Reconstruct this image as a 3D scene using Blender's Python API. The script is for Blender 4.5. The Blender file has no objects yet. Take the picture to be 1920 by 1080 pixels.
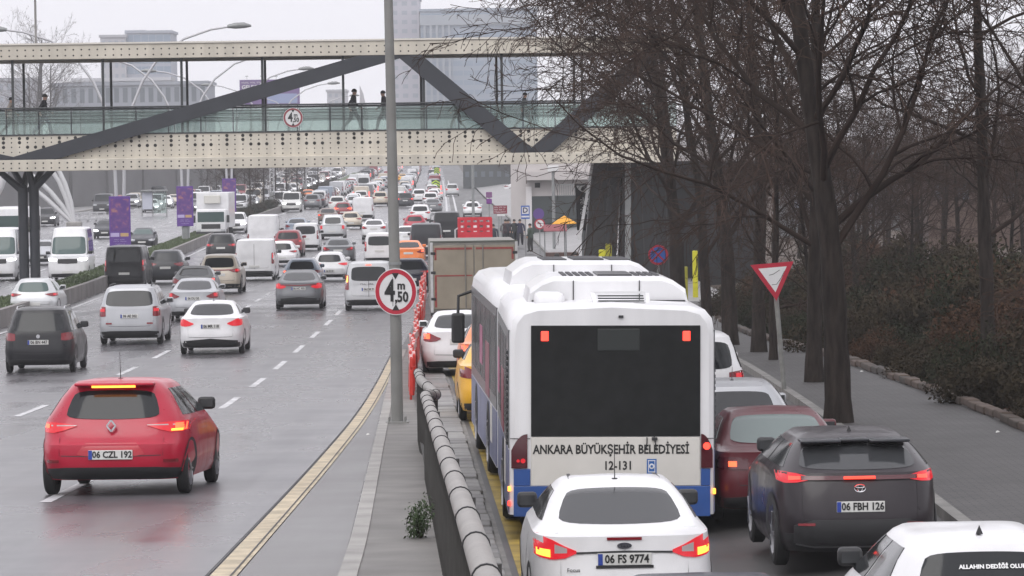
import bpy, bmesh, math, random
import numpy as np
from mathutils import Vector, Matrix

# ------------------------------------------------------------------ camera, world, sun, exposure
scene = bpy.context.scene
C = scene.collection
F_PX = 7500.0                      # focal length in pixels of the 1920 px wide photograph
CAM_Z = 5.0
PITCH = math.atan((540 - 294) / F_PX)
ROLL = math.radians(0.83)
_f = Vector((0, math.cos(PITCH), -math.sin(PITCH)))
_u0 = Vector((0, math.sin(PITCH), math.cos(PITCH)))
_r0 = Vector((1, 0, 0))
_R = _r0 * math.cos(ROLL) - _u0 * math.sin(ROLL)
_U = _r0 * math.sin(ROLL) + _u0 * math.cos(ROLL)
cam_d = bpy.data.cameras.new('camera')
cam_d.sensor_width = 36.0
cam_d.lens = 36.0 * F_PX / 1920.0
cam_d.clip_start = 0.5
cam_d.clip_end = 6000
cam = bpy.data.objects.new('camera', cam_d)
C.objects.link(cam)
M4 = Matrix(((_R.x, _U.x, -_f.x, 0), (_R.y, _U.y, -_f.y, 0), (_R.z, _U.z, -_f.z, CAM_Z), (0, 0, 0, 1)))
cam.matrix_world = M4
scene.camera = cam

SUN_EL, SUN_ROT = math.radians(48), math.radians(200)
world = bpy.data.worlds.new('World')
scene.world = world
world.use_nodes = True
_nt = world.node_tree
_bg = _nt.nodes['Background']
_sky = _nt.nodes.new('ShaderNodeTexSky')
_sky.sky_type = 'NISHITA'
_sky.sun_disc = False
_sky.sun_elevation = SUN_EL
_sky.sun_rotation = SUN_ROT
_sky.dust_density = 4.0
_hs = _nt.nodes.new('ShaderNodeHueSaturation')
_hs.inputs['Saturation'].default_value = 0.12
_mx = _nt.nodes.new('ShaderNodeMix')          # an even overcast deck laid over the sky
_mx.data_type = 'RGBA'
_mx.inputs['Factor'].default_value = 0.8
_mx.inputs['B'].default_value = (8.6, 8.45, 9.0, 1)
_nt.links.new(_sky.outputs['Color'], _hs.inputs['Color'])
_nt.links.new(_hs.outputs['Color'], _mx.inputs['A'])
_nt.links.new(_mx.outputs['Result'], _bg.inputs['Color'])
_bg.inputs['Strength'].default_value = 0.115

sun_d = bpy.data.lights.new('sun', 'SUN')
sun_d.energy = 0.6
sun_d.angle = math.radians(40)
sun_d.color = (1.0, 0.97, 0.93)
sun = bpy.data.objects.new('sun', sun_d)
C.objects.link(sun)
_az = SUN_ROT
_sd = Vector((math.sin(_az) * math.cos(SUN_EL), math.cos(_az) * math.cos(SUN_EL), math.sin(SUN_EL)))
sun.rotation_euler = _sd.to_track_quat('Z', 'Y').to_euler()

scene.view_settings.view_transform = 'Standard'
scene.view_settings.look = 'None'
scene.view_settings.gamma = 1.0
scene.view_settings.exposure = 0.60
scene.render.engine = 'CYCLES'
scene.cycles.use_denoising = True
scene.cycles.max_bounces = 5
scene.cycles.diffuse_bounces = 2
scene.cycles.glossy_bounces = 2
scene.cycles.transmission_bounces = 4
scene.cycles.transparent_max_bounces = 8
scene.cycles.volume_bounces = 0
scene.cycles.caustics_reflective = False
scene.cycles.caustics_refractive = False
scene.cycles.sample_clamp_indirect = 6.0
scene.cycles.use_adaptive_sampling = True
scene.cycles.adaptive_threshold = 0.02

random.seed(7)

# ------------------------------------------------------------------ pixel helpers (photograph 1920 x 1080)
def ray(px, py):
    return _f * F_PX + _R * (px - 960) + _U * (540 - py)
def P(px, py, d):
    r = ray(px, py)
    k = d / r.y
    return Vector((r.x * k, d, CAM_Z + r.z * k))

# ------------------------------------------------------------------ ground profile and plan lines
YS = np.arange(0, 2600, 2.0)
def prof(pts, win=16):
    a = np.interp(YS, [p[0] for p in pts], [p[1] for p in pts])
    k = np.ones(win) / win
    ap = np.concatenate([np.full(win, a[0]), a, np.full(win, a[-1])])
    b = np.convolve(ap, k, 'same')[win:-win]
    return b
_ZL = prof([(0, -2.8), (20, -3.2), (30, -3.55), (49, -4.15), (75, -4.9), (103, -5.35), (145, -5.6), (180, -5.9),
            (217, -6.05), (292, -5.9), (375, -5.5), (490, -5.2), (625, -4.8), (780, -4.25), (940, -3.3), (1200, -1.6), (2600, 6)], 8) + CAM_Z
_ZR0 = prof([(0, -4.7), (66, -4.75), (90, -5.0), (115, -5.4), (140, -5.58), (2600, -5.58)], 6) + CAM_Z
_w = np.clip((YS - 118) / 25.0, 0, 1)
_ZR = _ZR0 * (1 - _w) + _ZL * _w
_M = prof([(0, -17.2), (136, -17.2), (170, -18.3), (211, -20), (286, -21.8), (490, -25), (781, -31), (1200, -39), (2600, -60)], 12)
_E = prof([(0, -2.5), (38, -2.74), (59, -2.86), (89, -3.1), (105, -3.3), (150, -3.6), (200, -4.0), (300, -4.8), (400, -6.2), (506, -8), (780, -13), (1200, -21), (2600, -45)], 8)
_K = prof([(0, -0.9), (20, -1.25), (38, -1.57), (57, -2.04), (79, -2.57), (96, -2.93), (112, -3.1), (2600, -3.1)], 3)
_KR = prof([(0, 5.25), (45, 5.15), (100, 4.9), (130, 4.2), (170, 3.0), (220, 2.5), (300, 1.2), (400, -1.2), (506, -3.4), (780, -8.5), (1200, -16), (2600, -40)], 6)
def zl(y): return float(np.interp(y, YS, _ZL))
def zr(y): return float(np.interp(y, YS, _ZR))
def xm(y): return float(np.interp(y, YS, _M))
def xe(y): return float(np.interp(y, YS, _E))
def xk(y): return float(np.interp(y, YS, _K))
def xkr(y): return float(np.interp(y, YS, _KR))
def xfence(y): return -0.031 * (y - 14.5)
def sm(t):
    t = max(0.0, min(1.0, t))
    return t * t * (3 - 2 * t)
def zserv(x, y):                    # service road with a little crossfall towards the pavement
    return zr(y) + 0.3 * sm((x - 1.8) / 3.4) * (1 - sm((y - 80) / 45))
def ground(x, y):
    if y > 140 or x < xfence(y):
        return zl(y)
    return zserv(x, y)
def G(px, py, off=0.0):             # where the line of sight through a pixel meets the road
    r = ray(px, py)
    lo, prev = 15.0, None
    y = 15.0
    while y < 1600:
        k = y / r.y
        x, z = r.x * k, CAM_Z + r.z * k
        if z < ground(x, y) + off:
            break
        prev = y
        y += max(0.4, y * 0.006)
    a, b = (prev or 15.0), y
    for _ in range(18):
        m = (a + b) / 2
        k = m / r.y
        if CAM_Z + r.z * k < ground(r.x * k, m) + off: b = m
        else: a = m
    k = a / r.y
    return Vector((r.x * k, a, ground(r.x * k, a)))

# ------------------------------------------------------------------ materials
MATS = {}
def mat(name, col, rough=0.6, metal=0.0, coat=0.0, var=0.0, scale=6.0, emit=None, estr=0.0, alpha=None, spec=None, bump=0.0, trans=0.0, detail=4.0, rvar=0.0):
    if name in MATS: return MATS[name]
    m = bpy.data.materials.new(name)
    m.use_nodes = True
    nt = m.node_tree
    b = nt.nodes['Principled BSDF']
    b.inputs['Base Color'].default_value = (*col, 1)
    b.inputs['Roughness'].default_value = rough
    b.inputs['Metallic'].default_value = metal
    if coat: 
        b.inputs['Coat Weight'].default_value = coat
        b.inputs['Coat Roughness'].default_value = 0.06
    if spec is not None: b.inputs['Specular IOR Level'].default_value = spec
    if trans: b.inputs['Transmission Weight'].default_value = trans
    if emit:
        b.inputs['Emission Color'].default_value = (*emit, 1)
        b.inputs['Emission Strength'].default_value = estr
        m.cycles.emission_sampling = 'NONE'
    if alpha is not None: b.inputs['Alpha'].default_value = alpha
    if var or bump or rvar:
        tc = nt.nodes.new('ShaderNodeTexCoord')
        nz = nt.nodes.new('ShaderNodeTexNoise')
        nz.inputs['Scale'].default_value = scale
        nz.inputs['Detail'].default_value = detail
        nt.links.new(tc.outputs['Object'], nz.inputs['Vector'])
        if var:
            mr = nt.nodes.new('ShaderNodeMapRange')
            mr.inputs['From Min'].default_value = 0.3
            mr.inputs['From Max'].default_value = 0.7
            mr.inputs['To Min'].default_value = 1 - var
            mr.inputs['To Max'].default_value = 1 + var
            nt.links.new(nz.outputs['Fac'], mr.inputs['Value'])
            mu = nt.nodes.new('ShaderNodeMix')
            mu.data_type = 'RGBA'
            mu.blend_type = 'MULTIPLY'
            mu.inputs['Factor'].default_value = 1
            mu.inputs['A'].default_value = (*col, 1)
            nt.links.new(mr.outputs['Result'], mu.inputs['B'])
            nt.links.new(mu.outputs['Result'], b.inputs['Base Color'])
        if rvar:
            m2 = nt.nodes.new('ShaderNodeMapRange')
            m2.inputs['From Min'].default_value = 0.3
            m2.inputs['From Max'].default_value = 0.7
            m2.inputs['To Min'].default_value = max(0.02, rough - rvar)
            m2.inputs['To Max'].default_value = rough + rvar
            nt.links.new(nz.outputs['Fac'], m2.inputs['Value'])
            nt.links.new(m2.outputs['Result'], b.inputs['Roughness'])
        if bump:
            bp = nt.nodes.new('ShaderNodeBump')
            bp.inputs['Strength'].default_value = bump
            bp.inputs['Distance'].default_value = 0.02
            nt.links.new(nz.outputs['Fac'], bp.inputs['Height'])
            nt.links.new(bp.outputs['Normal'], b.inputs['Normal'])
    MATS[name] = m
    return m

def stretch(m, sc):
    """stretch a material's noise into streaks"""
    nt = m.node_tree; nz = [n for n in nt.nodes if n.bl_idname == 'ShaderNodeTexNoise'][0]; tc = [n for n in nt.nodes if n.bl_idname == 'ShaderNodeTexCoord'][0]
    mp = nt.nodes.new('ShaderNodeMapping'); mp.inputs['Scale'].default_value = sc
    nt.links.new(tc.outputs['Object'], mp.inputs['Vector']); nt.links.new(mp.outputs['Vector'], nz.inputs['Vector'])
    return m

def asphalt(name, col, rough, wear=0.25, lane=True):
    """wet asphalt: fine grain, long tyre-track streaks along the road, patches of standing water"""
    m = bpy.data.materials.new(name)
    m.use_nodes = True
    nt = m.node_tree
    b = nt.nodes['Principled BSDF']
    tc = nt.nodes.new('ShaderNodeTexCoord')
    mp = nt.nodes.new('ShaderNodeMapping')
    mp.inputs['Scale'].default_value = (1.1, 0.035, 1)
    nt.links.new(tc.outputs['Object'], mp.inputs['Vector'])
    n1 = nt.nodes.new('ShaderNodeTexNoise'); n1.inputs['Scale'].default_value = 1.0; n1.inputs['Detail'].default_value = 3
    nt.links.new(mp.outputs['Vector'], n1.inputs['Vector'])
    n2 = nt.nodes.new('ShaderNodeTexNoise'); n2.inputs['Scale'].default_value = 0.35; n2.inputs['Detail'].default_value = 5
    nt.links.new(tc.outputs['Object'], n2.inputs['Vector'])
    n3 = nt.nodes.new('ShaderNodeTexNoise'); n3.inputs['Scale'].default_value = 45; n3.inputs['Detail'].default_value = 2
    nt.links.new(tc.outputs['Object'], n3.inputs['Vector'])
    ad = nt.nodes.new('ShaderNodeMath'); ad.operation = 'ADD'
    nt.links.new(n1.outputs['Fac'], ad.inputs[0]); nt.links.new(n2.outputs['Fac'], ad.inputs[1])
    r1 = nt.nodes.new('ShaderNodeMapRange')
    r1.inputs['From Min'].default_value = 0.65; r1.inputs['From Max'].default_value = 1.35
    r1.inputs['To Min'].default_value = 1 - wear; r1.inputs['To Max'].default_value = 1 + wear
    nt.links.new(ad.outputs[0], r1.inputs['Value'])
    mu = nt.nodes.new('ShaderNodeMix'); mu.data_type = 'RGBA'; mu.blend_type = 'MULTIPLY'
    mu.inputs['Factor'].default_value = 1; mu.inputs['A'].default_value = (*col, 1)
    nt.links.new(r1.outputs['Result'], mu.inputs['B'])
    nt.links.new(mu.outputs['Result'], b.inputs['Base Color'])
    r2 = nt.nodes.new('ShaderNodeMapRange')
    r2.inputs['From Min'].default_value = 0.7; r2.inputs['From Max'].default_value = 1.3
    r2.inputs['To Min'].default_value = rough - 0.1; r2.inputs['To Max'].default_value = rough + 0.12
    nt.links.new(ad.outputs[0], r2.inputs['Value'])
    nt.links.new(r2.outputs['Result'], b.inputs['Roughness'])
    bp = nt.nodes.new('ShaderNodeBump'); bp.inputs['Strength'].default_value = 0.12; bp.inputs['Distance'].default_value = 0.004
    nt.links.new(n3.outputs['Fac'], bp.inputs['Height'])
    nt.links.new(bp.outputs['Normal'], b.inputs['Normal'])
    MATS[name] = m
    return m

# ------------------------------------------------------------------ mesh helpers
class MB:
    def __init__(s): s.v, s.f, s.m = [], [], []
    def add(s, vs, fs, mi=0):
        o = len(s.v)
        s.v += [tuple(v) for v in vs]
        s.f += [tuple(i + o for i in f) for f in fs]
        s.m += [mi] * len(fs)
    def box(s, x0, x1, y0, y1, z0, z1, mi=0):
        s.add([(x0, y0, z0), (x1, y0, z0), (x1, y1, z0), (x0, y1, z0), (x0, y0, z1), (x1, y0, z1), (x1, y1, z1), (x0, y1, z1)],
              [(3, 2, 1, 0), (4, 5, 6, 7), (0, 1, 5, 4), (1, 2, 6, 5), (2, 3, 7, 6), (3, 0, 4, 7)], mi)
    def cbox(s, x0, x1, y0, y1, z0, z1, c=0.02, mi=0):        # chamfered box
        bm = bmesh.new()
        bmesh.ops.create_cube(bm, size=1)
        for v in bm.verts:
            v.co = Vector((x0 + (v.co.x + .5) * (x1 - x0), y0 + (v.co.y + .5) * (y1 - y0), z0 + (v.co.z + .5) * (z1 - z0)))
        bmesh.ops.bevel(bm, geom=list(bm.edges), offset=c, segments=2, affect='EDGES', profile=0.5)
        bm.verts.index_update()
        s.add([v.co[:] for v in bm.verts], [tuple(v.index for v in f.verts) for f in bm.faces], mi)
        bm.free()
    def bar(s, a, b, w, h, mi=0, up=(0, 0, 1)):                # rectangular bar from a to b
        a, b = Vector(a), Vector(b)
        d = (b - a).normalized()
        u = Vector(up)
        x = d.cross(u)
        if x.length < 1e-4: x = d.cross(Vector((1, 0, 0)))
        x.normalize()
        z = x.cross(d).normalized()
        vs = []
        for p in (a, b):
            for sx, sz in ((-1, -1), (1, -1), (1, 1), (-1, 1)):
                vs.append(p + x * (sx * w / 2) + z * (sz * h / 2))
        s.add(vs, [(0, 1, 2, 3), (7, 6, 5, 4), (0, 4, 5, 1), (1, 5, 6, 2), (2, 6, 7, 3), (3, 7, 4, 0)], mi)
    def tube(s, pts, radii, k=8, mi=0, cap=True):
        pts = [Vector(p) for p in pts]
        if not hasattr(radii, '__len__'): radii = [radii] * len(pts)
        vs, fs = [], []
        prev = None
        for i, p in enumerate(pts):
            d = (pts[min(i + 1, len(pts) - 1)] - pts[max(i - 1, 0)])
            if d.length < 1e-9: d = Vector((0, 0, 1))
            d.normalize()
            ref = prev if prev is not None else (Vector((1, 0, 0)) if abs(d.x) < 0.8 else Vector((0, 1, 0)))
            x = (ref - d * ref.dot(d)).normalized()
            prev = x
            y = d.cross(x)
            for j in range(k):
                a = 2 * math.pi * j / k
                vs.append(p + (x * math.cos(a) + y * math.sin(a)) * radii[i])
        n = len(pts)
        for i in range(n - 1):
            for j in range(k):
                fs.append((i * k + j, i * k + (j + 1) % k, (i + 1) * k + (j + 1) % k, (i + 1) * k + j))
        if cap:
            fs.append(tuple(reversed(range(k))))
            fs.append(tuple((n - 1) * k + j for j in range(k)))
        s.add(vs, fs, mi)
    def disc(s, c, r, n=(0, -1, 0), k=24, th=0.0, mi=0):
        n = Vector(n).normalized()
        x = n.orthogonal().normalized()
        y = n.cross(x)
        c = Vector(c)
        ring = [c + (x * math.cos(2 * math.pi * j / k) + y * math.sin(2 * math.pi * j / k)) * r for j in range(k)]
        if th <= 0:
            s.add(ring, [tuple(range(k))], mi)
        else:
            back = [p - n * th for p in ring]
            s.add(ring + back, [tuple(range(k)), tuple(reversed(range(k, 2 * k)))] +
                  [(j, k + j, k + (j + 1) % k, (j + 1) % k) for j in range(k)], mi)
    def lathe_x(s, prof_, k=20, mi=0):                        # profile of (radius, x) revolved about x
        vs, fs = [], []
        for r, x in prof_:
            for j in range(k):
                a = 2 * math.pi * j / k
                vs.append((x, r * math.cos(a), r * math.sin(a)))
        for i in range(len(prof_) - 1):
            for j in range(k):
                fs.append((i * k + j, (i + 1) * k + j, (i + 1) * k + (j + 1) % k, i * k + (j + 1) % k))
        s.add(vs, fs, mi)
    def poly(s, pts, th=(0, 0, 0), mi=0):                     # flat polygon with thickness vector
        n = len(pts)
        t = Vector(th)
        a = [Vector(p) for p in pts]
        if t.length == 0:
            s.add(a, [tuple(range(n))], mi)
        else:
            b = [p + t for p in a]
            s.add(a + b, [tuple(range(n)), tuple(reversed(range(n, 2 * n)))] + [(j, n + j, n + (j + 1) % n, (j + 1) % n) for j in range(n)], mi)
    def mesh(s, name, smooth=None):
        me = bpy.data.meshes.new(name)
        me.from_pydata(s.v, [], s.f)
        if any(s.m): me.polygons.foreach_set('material_index', s.m)
        if smooth is not None: smooth_mesh(me, smooth)
        me.update()
        return me
    def build(s, name, mats, parent=None, smooth=None, fixn=False):
        me = s.mesh(name, smooth)
        if fixn: fix_normals(me)
        return obj(name, me, mats, parent)
def fix_normals(me):
    bm = bmesh.new(); bm.from_mesh(me)
    bmesh.ops.recalc_face_normals(bm, faces=bm.faces)
    bm.to_mesh(me); bm.free()
def smooth_mesh(me, ang):
    bm = bmesh.new(); bm.from_mesh(me)
    bmesh.ops.recalc_face_normals(bm, faces=bm.faces)
    for f in bm.faces: f.smooth = True
    for e in bm.edges:
        e.smooth = not (len(e.link_faces) != 2 or e.calc_face_angle(0) > ang)
    bm.to_mesh(me); bm.free()
def obj(name, me, mats, parent=None):
    o = bpy.data.objects.new(name, me)
    C.objects.link(o)
    if mats is not None:
        if not isinstance(mats, (list, tuple)): mats = [mats]
        if len(me.materials) == 0:
            for m in mats: me.materials.append(m)
        else:
            for i, m in enumerate(mats):
                if me.materials[i] != m:
                    o.material_slots[i].link = 'OBJECT'
                    o.material_slots[i].material = m
    if parent is not None: o.parent = parent
    return o
def tag(o, label, cat, group=None, kind=None):
    if label: o['label'] = label
    if cat: o['category'] = cat
    if group: o['group'] = group
    if kind: o['kind'] = kind
    return o
def thing(name, label, cat, loc=(0, 0, 0), rz=0.0, group=None):
    o = bpy.data.objects.new(name, None)
    o.empty_display_size = 0.2
    C.objects.link(o)
    o.location = loc
    o.rotation_euler = (0, 0, rz)
    return tag(o, label, cat, group)
_txt = {}
def text_mesh(s, size, ext=0.002, align='CENTER', bold=0.0):
    key = (s, size, ext, align, bold)
    if key in _txt: return _txt[key]
    cu = bpy.data.curves.new('lettering', 'FONT')
    cu.body = s; cu.size = size; cu.extrude = ext; cu.align_x = align; cu.align_y = 'CENTER'; cu.offset = bold
    cu.resolution_u = 2
    o = bpy.data.objects.new('lettering_tmp', cu)
    C.objects.link(o)
    dg = bpy.context.evaluated_depsgraph_get()
    me = bpy.data.meshes.new_from_object(o.evaluated_get(dg))
    bpy.data.objects.remove(o)
    bpy.data.curves.remove(cu)
    me.name = 'lettering'
    _txt[key] = me
    return me
def text(s, size, m, parent, loc, rot=(math.pi / 2, 0, 0), sx=1.0, align='CENTER', bold=0.0, ext=0.002):
    o = obj('lettering', text_mesh(s, size, ext, align, bold), m, parent)
    o.location = loc; o.rotation_euler = rot; o.scale = (sx, 1, 1)
    return o

def ribbon(name, ys, xa, xb, zf, m, dz=0.0, nx=2, parent=None):
    """sheet between plan lines xa(y) and xb(y), at height zf(x, y) + dz"""
    vs, fs = [], []
    for y in ys:
        a, b = xa(y), xb(y)
        for i in range(nx):
            x = a + (b - a) * i / (nx - 1)
            vs.append((x, y, zf(x, y) + dz))
    for j in range(len(ys) - 1):
        for i in range(nx - 1):
            k = j * nx + i
            fs.append((k, k + 1, k + nx + 1, k + nx))
    me = bpy.data.meshes.new(name)
    me.from_pydata(vs, [], fs)
    for p in me.polygons: p.use_smooth = True
    return obj(name, me, m, parent)
def kerb(name, ys, xc, w, zf, h, m, dz=0.0):
    """solid strip following xc(y): width w, from 0.2 m below ground up to h"""
    vs, fs = [], []
    for y in ys:
        x = xc(y); z = zf(x, y)
        vs += [(x - w / 2, y, z - 0.25), (x - w / 2, y, z + h), (x + w / 2, y, z + h), (x + w / 2, y, z - 0.25)]
    for j in range(len(ys) - 1):
        for i in range(4):
            a = j * 4 + i; b = j * 4 + (i + 1) % 4
            fs.append((a, b, b + 4, a + 4))
    fs += [(3, 2, 1, 0)]
    n = (len(ys) - 1) * 4
    fs += [(n, n + 1, n + 2, n + 3)]
    me = bpy.data.meshes.new(name)
    me.from_pydata(vs, [], fs)
    fix_normals(me)
    return obj(name, me, m)
def ysteps(a, b, k=0.03, mn=2.0):
    r = [a]
    while r[-1] < b:
        r.append(min(b, r[-1] + max(mn, r[-1] * k)))
    return r
# ------------------------------------------------------------------ the setting
A_ROAD = asphalt('wet asphalt', (0.09, 0.086, 0.093), 0.29, 0.3)
A_SERV = asphalt('service road asphalt', (0.06, 0.058, 0.058), 0.5, 0.25)
A_SHO = asphalt('shoulder concrete', (0.17, 0.165, 0.165), 0.5, 0.18)
M_CONC = mat('old concrete', (0.30, 0.29, 0.275), 0.75, var=0.22, scale=1.5, bump=0.3)
M_CONCD = mat('damp concrete', (0.17, 0.165, 0.155), 0.6, var=0.3, scale=2.2, bump=0.3)
M_ISL = mat('island paving concrete', (0.15, 0.142, 0.132), 0.6, var=0.25, scale=1.2, bump=0.35)
M_YEL = mat('worn yellow paint', (0.44, 0.37, 0.255), 0.6, var=0.3, scale=2.5)
M_YELD = mat('dirty yellow paint', (0.30, 0.21, 0.035), 0.6, var=0.4, scale=2.0)
M_WHT = mat('road paint white', (0.50, 0.50, 0.51), 0.5, var=0.3, scale=3)
M_EARTH = mat('brown earth', (0.075, 0.055, 0.042), 0.95, var=0.4, scale=0.6, bump=0.5)
M_GRASS = mat('median grass', (0.080, 0.105, 0.050), 0.95, var=0.3, scale=2.0, bump=0.5)
M_GRND = mat('plain ground', (0.11, 0.105, 0.10), 0.9, var=0.25, scale=0.1)

def xop(y): return xm(y) - 2.3               # near edge of the opposite carriageway
def xol(y): return xm(y) - 2.3 - 13.5 - 7 * sm((y - 200) / 150)
def xsw(y): return float(np.interp(y, [0, 20, 62, 95, 130, 180, 300], [9.0, 8.7, 7.8, 6.9, 6.6, 8, 12]))
def terr(x, y):
    b = zl(y)
    if x > xfence(y): b = zserv(x, y) if y < 140 else zl(y)
    if x > 6:
        b += 1.3 * sm((x - xsw(y) - 0.2) / 9) + 3.0 * sm((x - 25) / 60)
    if x < xol(y): b += 0.4 + 4 * sm((xol(y) - x - 10) / 120)
    return b
def build_ground():
    ys = [-1600, -900, -500, -300, -200, -120, -60, -30, -10] + ysteps(2, 2550, 0.04, 3)
    cols = [-900, -350, -150, -90, -60, -46, -38, -30, -22, -16, -8, -3, 0, 3, 6, 8, 10, 12, 15, 20, 28, 40, 60, 100, 200, 500, 900]
    vs, fs = [], []
    for y in ys:
        for x in cols:
            xx = x * (1 + max(0, y - 900) / 900)
            inside = xol(y) - 3 < xx < max(xsw(y), xkr(y) + 4)
            vs.append((xx, y, terr(xx, y) - (0.4 if inside else 0.05)))
    n = len(cols)
    for j in range(len(ys) - 1):
        for i in range(n - 1):
            k = j * n + i
            fs.append((k, k + 1, k + n + 1, k + n))
    me = bpy.data.meshes.new('ground'); me.from_pydata(vs, [], fs)
    for p in me.polygons: p.use_smooth = True
    tag(obj('ground', me, M_EARTH), None, None, kind='structure')
build_ground()
YF = [-600, -300, -150, -80, -40, -20, -8] + ysteps(2, 1500, 0.025, 1.5)
def struct(o): o['kind'] = 'structure'; return o
zL = lambda x, y: zl(y)
struct(ribbon('main_road', YF, lambda y: xm(y), lambda y: (min(xk(y) + 0.02, xe(y) + 1.6) if y < 112 else xe(y) + 0.2 + 0.8 * sm((y - 112) / 20) * 0), zL, A_ROAD, 0.0, 3))
struct(ribbon('opposite_road', YF, xol, xop, zL, A_ROAD, 0.0, 3))
struct(ribbon('service_road', [-600, -200, -60, -20] + ysteps(2, 150, 0.02, 1.5), lambda y: xfence(y) + 0.85 if y < 105 else xe(y) + 0.19, lambda y: xkr(y) + 0.02, lambda x, y: zserv(x, y) if y < 140 else zl(y), A_SERV, 0.0, 6))
struct(ribbon('service_road_far', ysteps(150, 1500, 0.03, 2), lambda y: xe(y) + 0.19, lambda y: xkr(y) + 0.02, zL, A_SERV, 0.0, 2))
# shoulder beside the yellow line, island, its kerb
struct(ribbon('shoulder', ysteps(12, 110, 0.02, 1.5), lambda y: xe(y) + 0.25, lambda y: xk(y) - 0.05, zL, A_SHO, 0.006, 2))
struct(kerb('island_kerb', ysteps(12, 110, 0.02, 1.2), lambda y: xk(y) + 0.07, 0.16, zL, 0.13, M_CONC))
struct(ribbon('traffic_island', ysteps(12, 110, 0.02, 1.2), lambda y: xk(y) + 0.14, lambda y: max(xfence(y) + 0.04, xk(y) + 0.3), zL, M_ISL, 0.115, 3))
def island_wall():
    mb = MB(); ys = ysteps(12, 110, 0.02, 1.5)
    vs, fs = [], []
    for y in ys:
        x = max(xfence(y) + 0.04, xk(y) + 0.3)
        vs += [(x, y, zl(y) + 0.115), (x, y, zr(y) - 0.3)]
    for j in range(len(ys) - 1): fs.append((2 * j, 2 * j + 2, 2 * j + 3, 2 * j + 1))
    mb.add(vs, fs)
    struct(mb.build('island_wall', M_CONCD))
island_wall()
# stone gutter slabs between the fence and the bus lane, each a piece of its own
gut = struct(ribbon('gutter', ysteps(12, 106, 0.02, 1.5), lambda y: xfence(y) + 0.02, lambda y: xfence(y) + 0.9, lambda x, y: zr(y), M_CONCD, 0.002, 2))
mb = MB(); mb.cbox(-0.36, 0.36, 0.012, 0.588, -0.06, 0.05, 0.02)
slab_me = mb.mesh('slab')
M_SLAB = [mat('gutter stone %d' % i, c, 0.55, var=0.25, scale=3, bump=0.4) for i, c in enumerate(((0.2, 0.195, 0.19), (0.16, 0.155, 0.15), (0.235, 0.23, 0.22)))]
slab_me.materials.append(M_SLAB[0])
y = 26.0; rs = random.Random(3)
while y < 104:
    o = obj('slab', slab_me, rs.choice(M_SLAB), gut)
    o.location = (xfence(y) + 0.46 + rs.uniform(-.015, .015), y, zr(y) + 0.02 + rs.uniform(-.012, .012))
    o.rotation_euler = (rs.uniform(-.01, .01), rs.uniform(-.012, .012), 0.031 + rs.uniform(-.01, .01))
    y += 0.6
# pavement on the right with its kerb, paved in small blocks
def paving(name, col):
    m = mat(name, col, 0.6, var=0.2, scale=1.0)
    nt = m.node_tree
    b = nt.nodes['Principled BSDF']
    tc = nt.nodes.new('ShaderNodeTexCoord')
    br = nt.nodes.new('ShaderNodeTexBrick')
    br.inputs['Scale'].default_value = 2.2
    br.inputs['Color1'].default_value = (*[c * 1.1 for c in col], 1)
    br.inputs['Color2'].default_value = (*[c * 0.8 for c in col], 1)
    br.inputs['Mortar'].default_value = (*[c * 0.35 for c in col], 1)
    br.inputs['Mortar Size'].default_value = 0.025
    nt.links.new(tc.outputs['Object'], br.inputs['Vector'])
    mu = [n for n in nt.nodes if n.bl_idname == 'ShaderNodeMix'][0]
    nt.links.new(br.outputs['Color'], mu.inputs['A'])
    bp = nt.nodes.new('ShaderNodeBump'); bp.inputs['Strength'].default_value = 0.5; bp.inputs['Distance'].default_value = 0.01
    nt.links.new(br.outputs['Fac'], bp.inputs['Height']); bp.invert = True
    nt.links.new(bp.outputs['Normal'], b.inputs['Normal'])
    return m
M_PAVE = paving('block paving', (0.058, 0.055, 0.054))
M_PLAZA = mat('plaza paving', (0.24, 0.235, 0.235), 0.5, var=0.2, scale=0.5)
zpav = lambda x, y: (zserv(x, y) if y < 140 else zl(y)) + 0.5 * sm((y - 150) / 60) * sm((x - xkr(y)) / 5)
struct(ribbon('pavement', ysteps(12, 150, 0.02, 1.5), lambda y: xkr(y) + 0.14, lambda y: xsw(y), zpav, M_PAVE, 0.12, 4))
struct(kerb('pavement_kerb', ysteps(12, 420, 0.02, 1.5), lambda y: xkr(y) + 0.08, 0.16, zpav, 0.13, M_CONCD))
struct(ribbon('plaza', ysteps(150, 700, 0.03, 2), lambda y: xkr(y) + 0.14, lambda y: xkr(y) + 5.2 + 2 * sm((y - 225) / 60), zpav, M_PLAZA, 0.12, 8))
# low stone edging against the planted bank: pieces of their own
edge = struct(kerb('bank_edging', ysteps(30, 130, 0.03, 2), lambda y: xsw(y) + 0.1, 0.14, zpav, 0.14, M_CONCD))
mb = MB(); mb.cbox(-0.11, 0.11, 0.01, 0.89, 0.0, 0.13, 0.025)
ed_me = mb.mesh('edging_stone'); 
M_EDG = [mat('edging stone %d' % i, c, 0.8, var=0.3, scale=4, bump=0.4) for i, c in enumerate(((0.06, 0.045, 0.036), (0.08, 0.055, 0.042), (0.045, 0.038, 0.032)))]
ed_me.materials.append(M_EDG[0])
y = 48.0
while y < 128:
    o = obj('edging_stone', ed_me, rs.choice(M_EDG), edge)
    o.location = (xsw(y) + 0.1 + rs.uniform(-.02, .02), y, zpav(xsw(y), y) + 0.12 + rs.uniform(-.02, .015))
    o.rotation_euler = (0, rs.uniform(-.05, .05), math.atan2(xsw(y) - xsw(y + .9), .9))
    y += 0.92
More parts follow.
